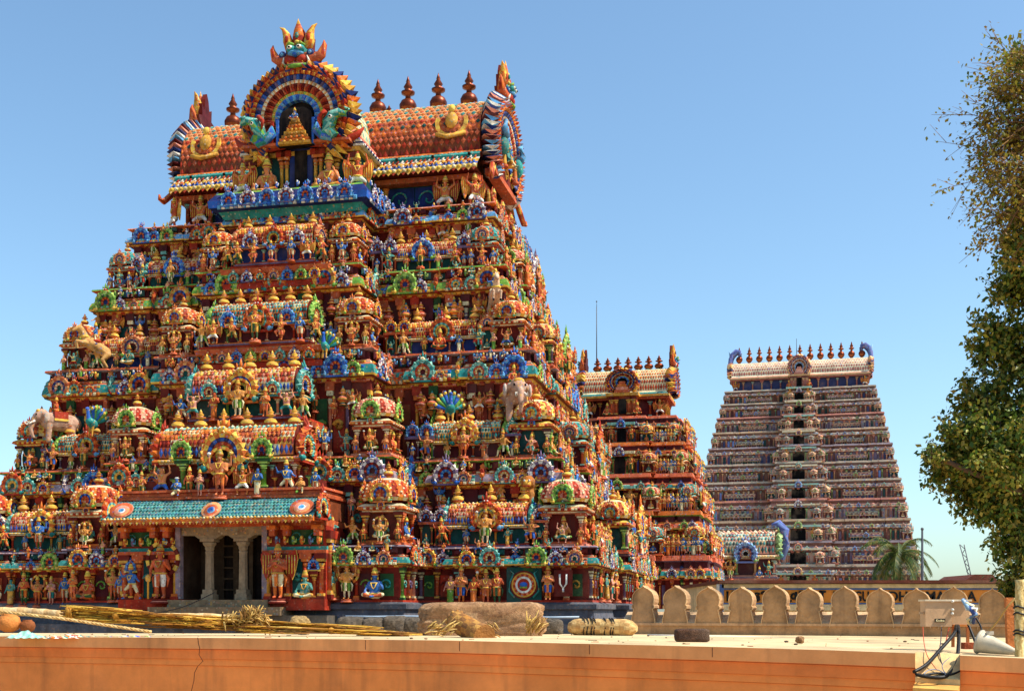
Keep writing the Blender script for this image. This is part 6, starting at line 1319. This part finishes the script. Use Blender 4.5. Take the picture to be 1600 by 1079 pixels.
# pots, basket and cloths at far left
for px, w_, y0, lab, c in ((14, 36, 963, 'round orange pot lying at the left edge', S('d0803c')), (43, 24, 968, 'smaller brown basket beside the orange pot', S('8a4c24'))):
    m = MB(); r = w_/FPX*20.8/2; m.lathe([(.3*r, 0), (.8*r, .25*r), (r, .8*r), (.85*r, 1.3*r), (.55*r, 1.5*r), (.6*r, 1.62*r), (.5*r, 1.6*r), (.4*r, 1.2*r)], 16, lambda i, j: c if i < 6 else C['dark'])
    o = m.build('clay_pot', ROUGHM, None, tuple(at(px, 987, 20.8))); tag(o, lab, 'pot')
def cloth(px0, px1, y, d, hgt, cols, label, seed):
    rr = random.Random(seed); m = MB(); nx, ny = 26, 8; ph = [rr.uniform(0, 6) for _ in range(4)]
    for i in range(ny+1):
        for j in range(nx+1):
            u, v = j/nx, i/ny; p = at(px0+(px1-px0)*u, y, d); z = hgt*math.sin(math.pi*u)**.6*math.sin(math.pi*v)**.8*(.6+.4*math.sin(9*u+ph[0])*math.cos(7*v+ph[1]))+.012*math.sin(30*u+ph[2]); m.v.append((p.x, d-.2+v*.5+.03*math.sin(8*u+ph[3]), -.438+max(0, z)))
    for i in range(ny):
        for j in range(nx): a = i*(nx+1)+j; m.face((a, a+1, a+nx+2, a+nx+1), cols[(j//2+i) % len(cols)], True)
    tag(m.build('cloth', PLAIN), label, 'cloth', 'crumpled cloths on the terrace')
cloth(14, 66, 987, 20.2, .14, [C['aqua'], S('a8d4c0'), S('90bca8')], 'crumpled pale green cloth heap below the orange pot', 1)
cloth(66, 150, 988, 20.1, .07, [C['red'], C['cream'], C['teal'], C['orange'], C['white']], 'flat red and cream patterned cloth right of the green heap', 2)
cloth(150, 250, 989, 20.1, .05, [C['green'], C['cream'], C['blue'], C['pink']], 'low green and blue printed cloth under the slanting rope', 3)
# utility boxes on a stand
ub = empty('utility_box', tuple(at(1476, 1012, 15.4))); tag(ub, 'pair of joined beige electrical boxes on a thin stand above the notch', 'electrical box'); UL = ub.location
D = 15.4
def bx(px0, px1, py0, py1, y0, y1, col, name, **k):
    m = MB(); a, b = at(px0, py0, D)-UL, at(px1, py1, D)-UL; m.box(a.x, b.x, y0, y1, b.z, a.z, col); return m.build(name, PLAIN, ub)
BE = S('c8a078'); bx(1442, 1483, 938.5, 978, -.1, .1, BE, 'large_box'); bx(1484, 1511, 938, 975, -.08, .1, S('c49c74'), 'small_box')
m = MB(); a, b = at(1440.5, 936, D)-UL, at(1513, 939, D)-UL; m.box(a.x, b.x, -.12, .14, b.z+.002, a.z, S('dcc8a8')); m.build('box_lid', PLAIN, ub)
m = MB()
for px, py in ((1483.5, 939), (1483.5, 952), (1483, 958)): c = at(px, py, D)-UL; m.ell((c.x, -.11, c.z), (.02, .03, .02), C['white'], 7, 5)
c = at(1438, 957, D)-UL; m.box(c.x-.03, c.x+.03, -.06, -.03, c.z-.015, c.z+.015, S('b89470')); m.build('latch', PLAIN, ub)
m = MB(); a, b = at(1456, 966, D)-UL, at(1472, 971, D)-UL; m.box(a.x, b.x, -.108, -.1, b.z, a.z, C['black']); lp = m.build('name_plate', PLAIN, ub)
o = text('Kodos', 1457.5, 1470.5, 966.8, 970.4, D, C['cream'], lp); o.location = (-UL.x, -UL.y-.112, -UL.z)
m = MB()
for px in (1489, 1512): a, b = at(px, 975, D)-UL, at(px, 1010, D)-UL; m.box(a.x-.015, a.x+.015, -.02, .02, b.z, a.z, S('a8602c'))
a, b = at(1486, 975, D)-UL, at(1512, 978, D)-UL; m.box(a.x, b.x, -.09, .05, b.z, a.z, S('c87834')); m.build('stand', PLAIN, ub)
def cable(pts, r, col, label, name='cable', d=14.9):
    P = []; Q = [at(x, y, dd) for x, y, dd in pts]
    for i in range(len(Q)-1):
        p0, p1, p2, p3 = Q[max(0, i-1)], Q[i], Q[i+1], Q[min(len(Q)-1, i+2)]
        for k in range(6): t = k/6; P.append(.5*((2*p1)+(p2-p0)*t+(2*p0-5*p1+4*p2-p3)*t*t+(3*p1-p0-3*p2+p3)*t**3))
    P.append(Q[-1]); m = MB(); m.tube(P, r, 8, col); tag(m.build(name, PLAIN), label, 'cable')
BK = S('14110f')
cable([(1494, 977, 15.3), (1490, 990, 15.0), (1470, 1013, 14.7), (1448, 1037, 14.35), (1428, 1049, 14.2)], .022, BK, 'thick black cable running from the boxes down left to the notch')
cable([(1497, 977, 15.3), (1498, 1000, 14.9), (1495, 1030, 14.5), (1487, 1048, 14.3), (1474, 1057, 14.15), (1452, 1057, 14.15), (1431, 1053, 14.2)], .022, BK, 'thick black cable hanging in a loop inside the notch')
cable([(1500, 1048, 14.25), (1485, 1053, 14.2), (1465, 1051, 14.25), (1440, 1054, 14.2), (1430, 1052, 14.2)], .014, BK, 'short black cable lying across the bottom of the notch')
cable([(1471, 979, 15.3), (1470, 1000, 14.9), (1468, 1020, 14.6), (1473, 1040, 14.4), (1478, 1052, 14.25)], .006, S('3a3c44'), 'thin dark wire dropping straight from the larger box')
cable([(1483, 980, 15.3), (1479, 997, 15.0), (1477, 1004, 14.9)], .006, C['red'], 'short thin red wire under the larger box')
cable([(1442, 979, 15.3), (1444, 1005, 14.9), (1450, 1026, 14.5), (1464, 1046, 14.3)], .005, S('b8482c'), 'long thin red wire hanging at the left of the notch')
cable([(1497, 1020, 14.6), (1480, 1030, 14.5), (1472, 1040, 14.4), (1477, 1052, 14.25)], .007, S('4a5a7a'), 'thin blue grey wire curling in the notch')
cable([(1443, 1052, 14.2), (1452, 1046, 14.3), (1466, 1046, 14.3), (1478, 1053, 14.2)], .006, S('8890a0'), 'pale thin wire arched at the bottom of the notch')
cable([(1511, 945, 15.2), (1522, 960, 15.1), (1531, 975, 15.0), (1534, 984, 14.9)], .012, BK, 'black cable from the small box down to the loudspeaker')
cable([(1513, 975, 15.2), (1519, 990, 15.1), (1524, 1003, 15.0)], .016, BK, 'black cable standing beside the red block')
cable([(1586, 934, 14.4), (1572, 950, 14.4), (1560, 968, 14.5), (1545, 986, 14.6)], .012, S('b08848'), 'tan cord slanting from the bamboo post to the loudspeaker', 'cord')
cable([(180, 968, 30), (240, 958, 36), (290, 946, 42), (335, 925, 46)], .02, BK, 'black wire sagging towards the porch steps')
m = MB(); rr = random.Random(8)
P = [at(1506, 938, 15.1), at(1517, 950, 15.05), at(1524, 958, 15.0), at(1518, 965, 15.05), at(1514, 972, 15.1)]
for k, c in enumerate((S('6c8cb0'), C['white'], S('3a4e88'), C['cream'], S('8aa8bc'))):
    Q = [p+Vector((rr.gauss(0, .02), rr.gauss(0, .02), rr.gauss(0, .02))) for p in P[(k % 3 == 2):]]; m.tube(Q, [.02, .03, .025, .02, .012][:len(Q)], 6, c)
tag(m.build('rag', PLAIN), 'twisted blue and white rag tied beside the small box', 'rag')
m = MB(); a = at(1505, 1012, 14.9); m.box(a.x, a.x+.17, 14.85, 14.98, a.z-.01, a.z+.07, S('a8502c')); tag(m.build('brick', ROUGHM), 'red brick at the foot of the white loudspeaker', 'brick')
# white horn loudspeaker lying on its side
ls = MB(); p, q = at(1528, 1001, 14.6), at(1590, 1019, 14.3); ax = (q-p); nrm = ax.normalized()
prof = [(0, .115), (.02, .145), (.06, .150), (.09, .138), (.10, .13), (.35, .105), (.65, .07), (.9, .04), (1.0, .03)]
ls.tube([tuple(p+ax*t) for t, r in prof], [r for t, r in prof], 20, lambda i, j: S('c4b8a0') if i > 3 else S('b8ac96'))
ls.tube([tuple(p-nrm*.004), tuple(p-nrm*.002)], [.11, .11], 20, S('5a544c')); o = ls.build('loudspeaker', PLAIN); tag(o, 'white horn loudspeaker lying near the bamboo post', 'loudspeaker')
m = MB(); c = at(1548, 987, 14.5); m.box(c.x-.05, c.x+.03, c.y-.02, c.y+.02, c.z-.03, c.z+.012, S('c8bca8')); b_ = m.build('bracket', PLAIN, o)
# bamboo post and plank
bp_ = MB(); rr = random.Random(3); a, b = at(1592, 1030, 14.2), at(1593, 905, 14.2); P = []; Rr = []
for k in range(25): P.append(a.lerp(b, k/24)+Vector((rr.uniform(-.004, .004), 0, 0))); Rr.append(.047+(.008 if k % 6 == 0 else 0))
bp_.tube(P, Rr, 12, lambda i, j: [S('dcc488'), S('c8ac70'), S('b89c60')][(i//3+j) % 3]); o = bp_.build('bamboo_post', ROUGHM); tag(o, 'upright pale bamboo post at the right edge with dark ties', 'post')
m = MB()
for py in (948, 958, 985, 990):
    c = at(1592, py, 14.2); m.tube([tuple(c+Vector((math.cos(R(t*40))*.058, math.sin(R(t*40))*.058, .012*math.sin(R(t*80))))) for t in range(10)], .011, 5, BK)
m.build('tie', PLAIN, o)
m = MB(); a, b = at(1571, 933, 14.6), at(1585, 1012, 14.6); m.prism([(a.x+.02, b.z), (b.x, b.z), (b.x-.02, a.z), (a.x, a.z)], 14.58, 14.64, S('c07038')); tag(m.build('plank', ROUGHM), 'orange brown plank standing beside the bamboo post', 'plank')
# grit and scraps on the terrace
rr = random.Random(77); m = MB()
for k in range(170):
    px = rr.uniform(-100, 1560); e_ = edge(px); f_ = far_pt(px); p = e_.lerp(f_, rr.uniform(.03, .95)); r = rr.choice((.005, .007, .01, .013, .02))
    c = vary(rr.choice([S('8a7458'), S('6a5640'), S('c8a878'), S('a05c34'), S('4c4034')]), .2)
    if rr.random() < .7: m.ell((p.x, p.y, p.z+r*.6), (r*rr.uniform(.8, 1.8), r, r*.7), c, 6, 4)
    else: a = rr.uniform(0, 3.1); m.tube([(p.x, p.y, p.z+.006), (p.x+math.cos(a)*r*8, p.y+math.sin(a)*r*8, p.z+.008)], .005, 4, c)
tag(m.build('grit', ROUGHM), 'scattered grit and twigs over the terrace floor', 'grit', None, 'stuff')
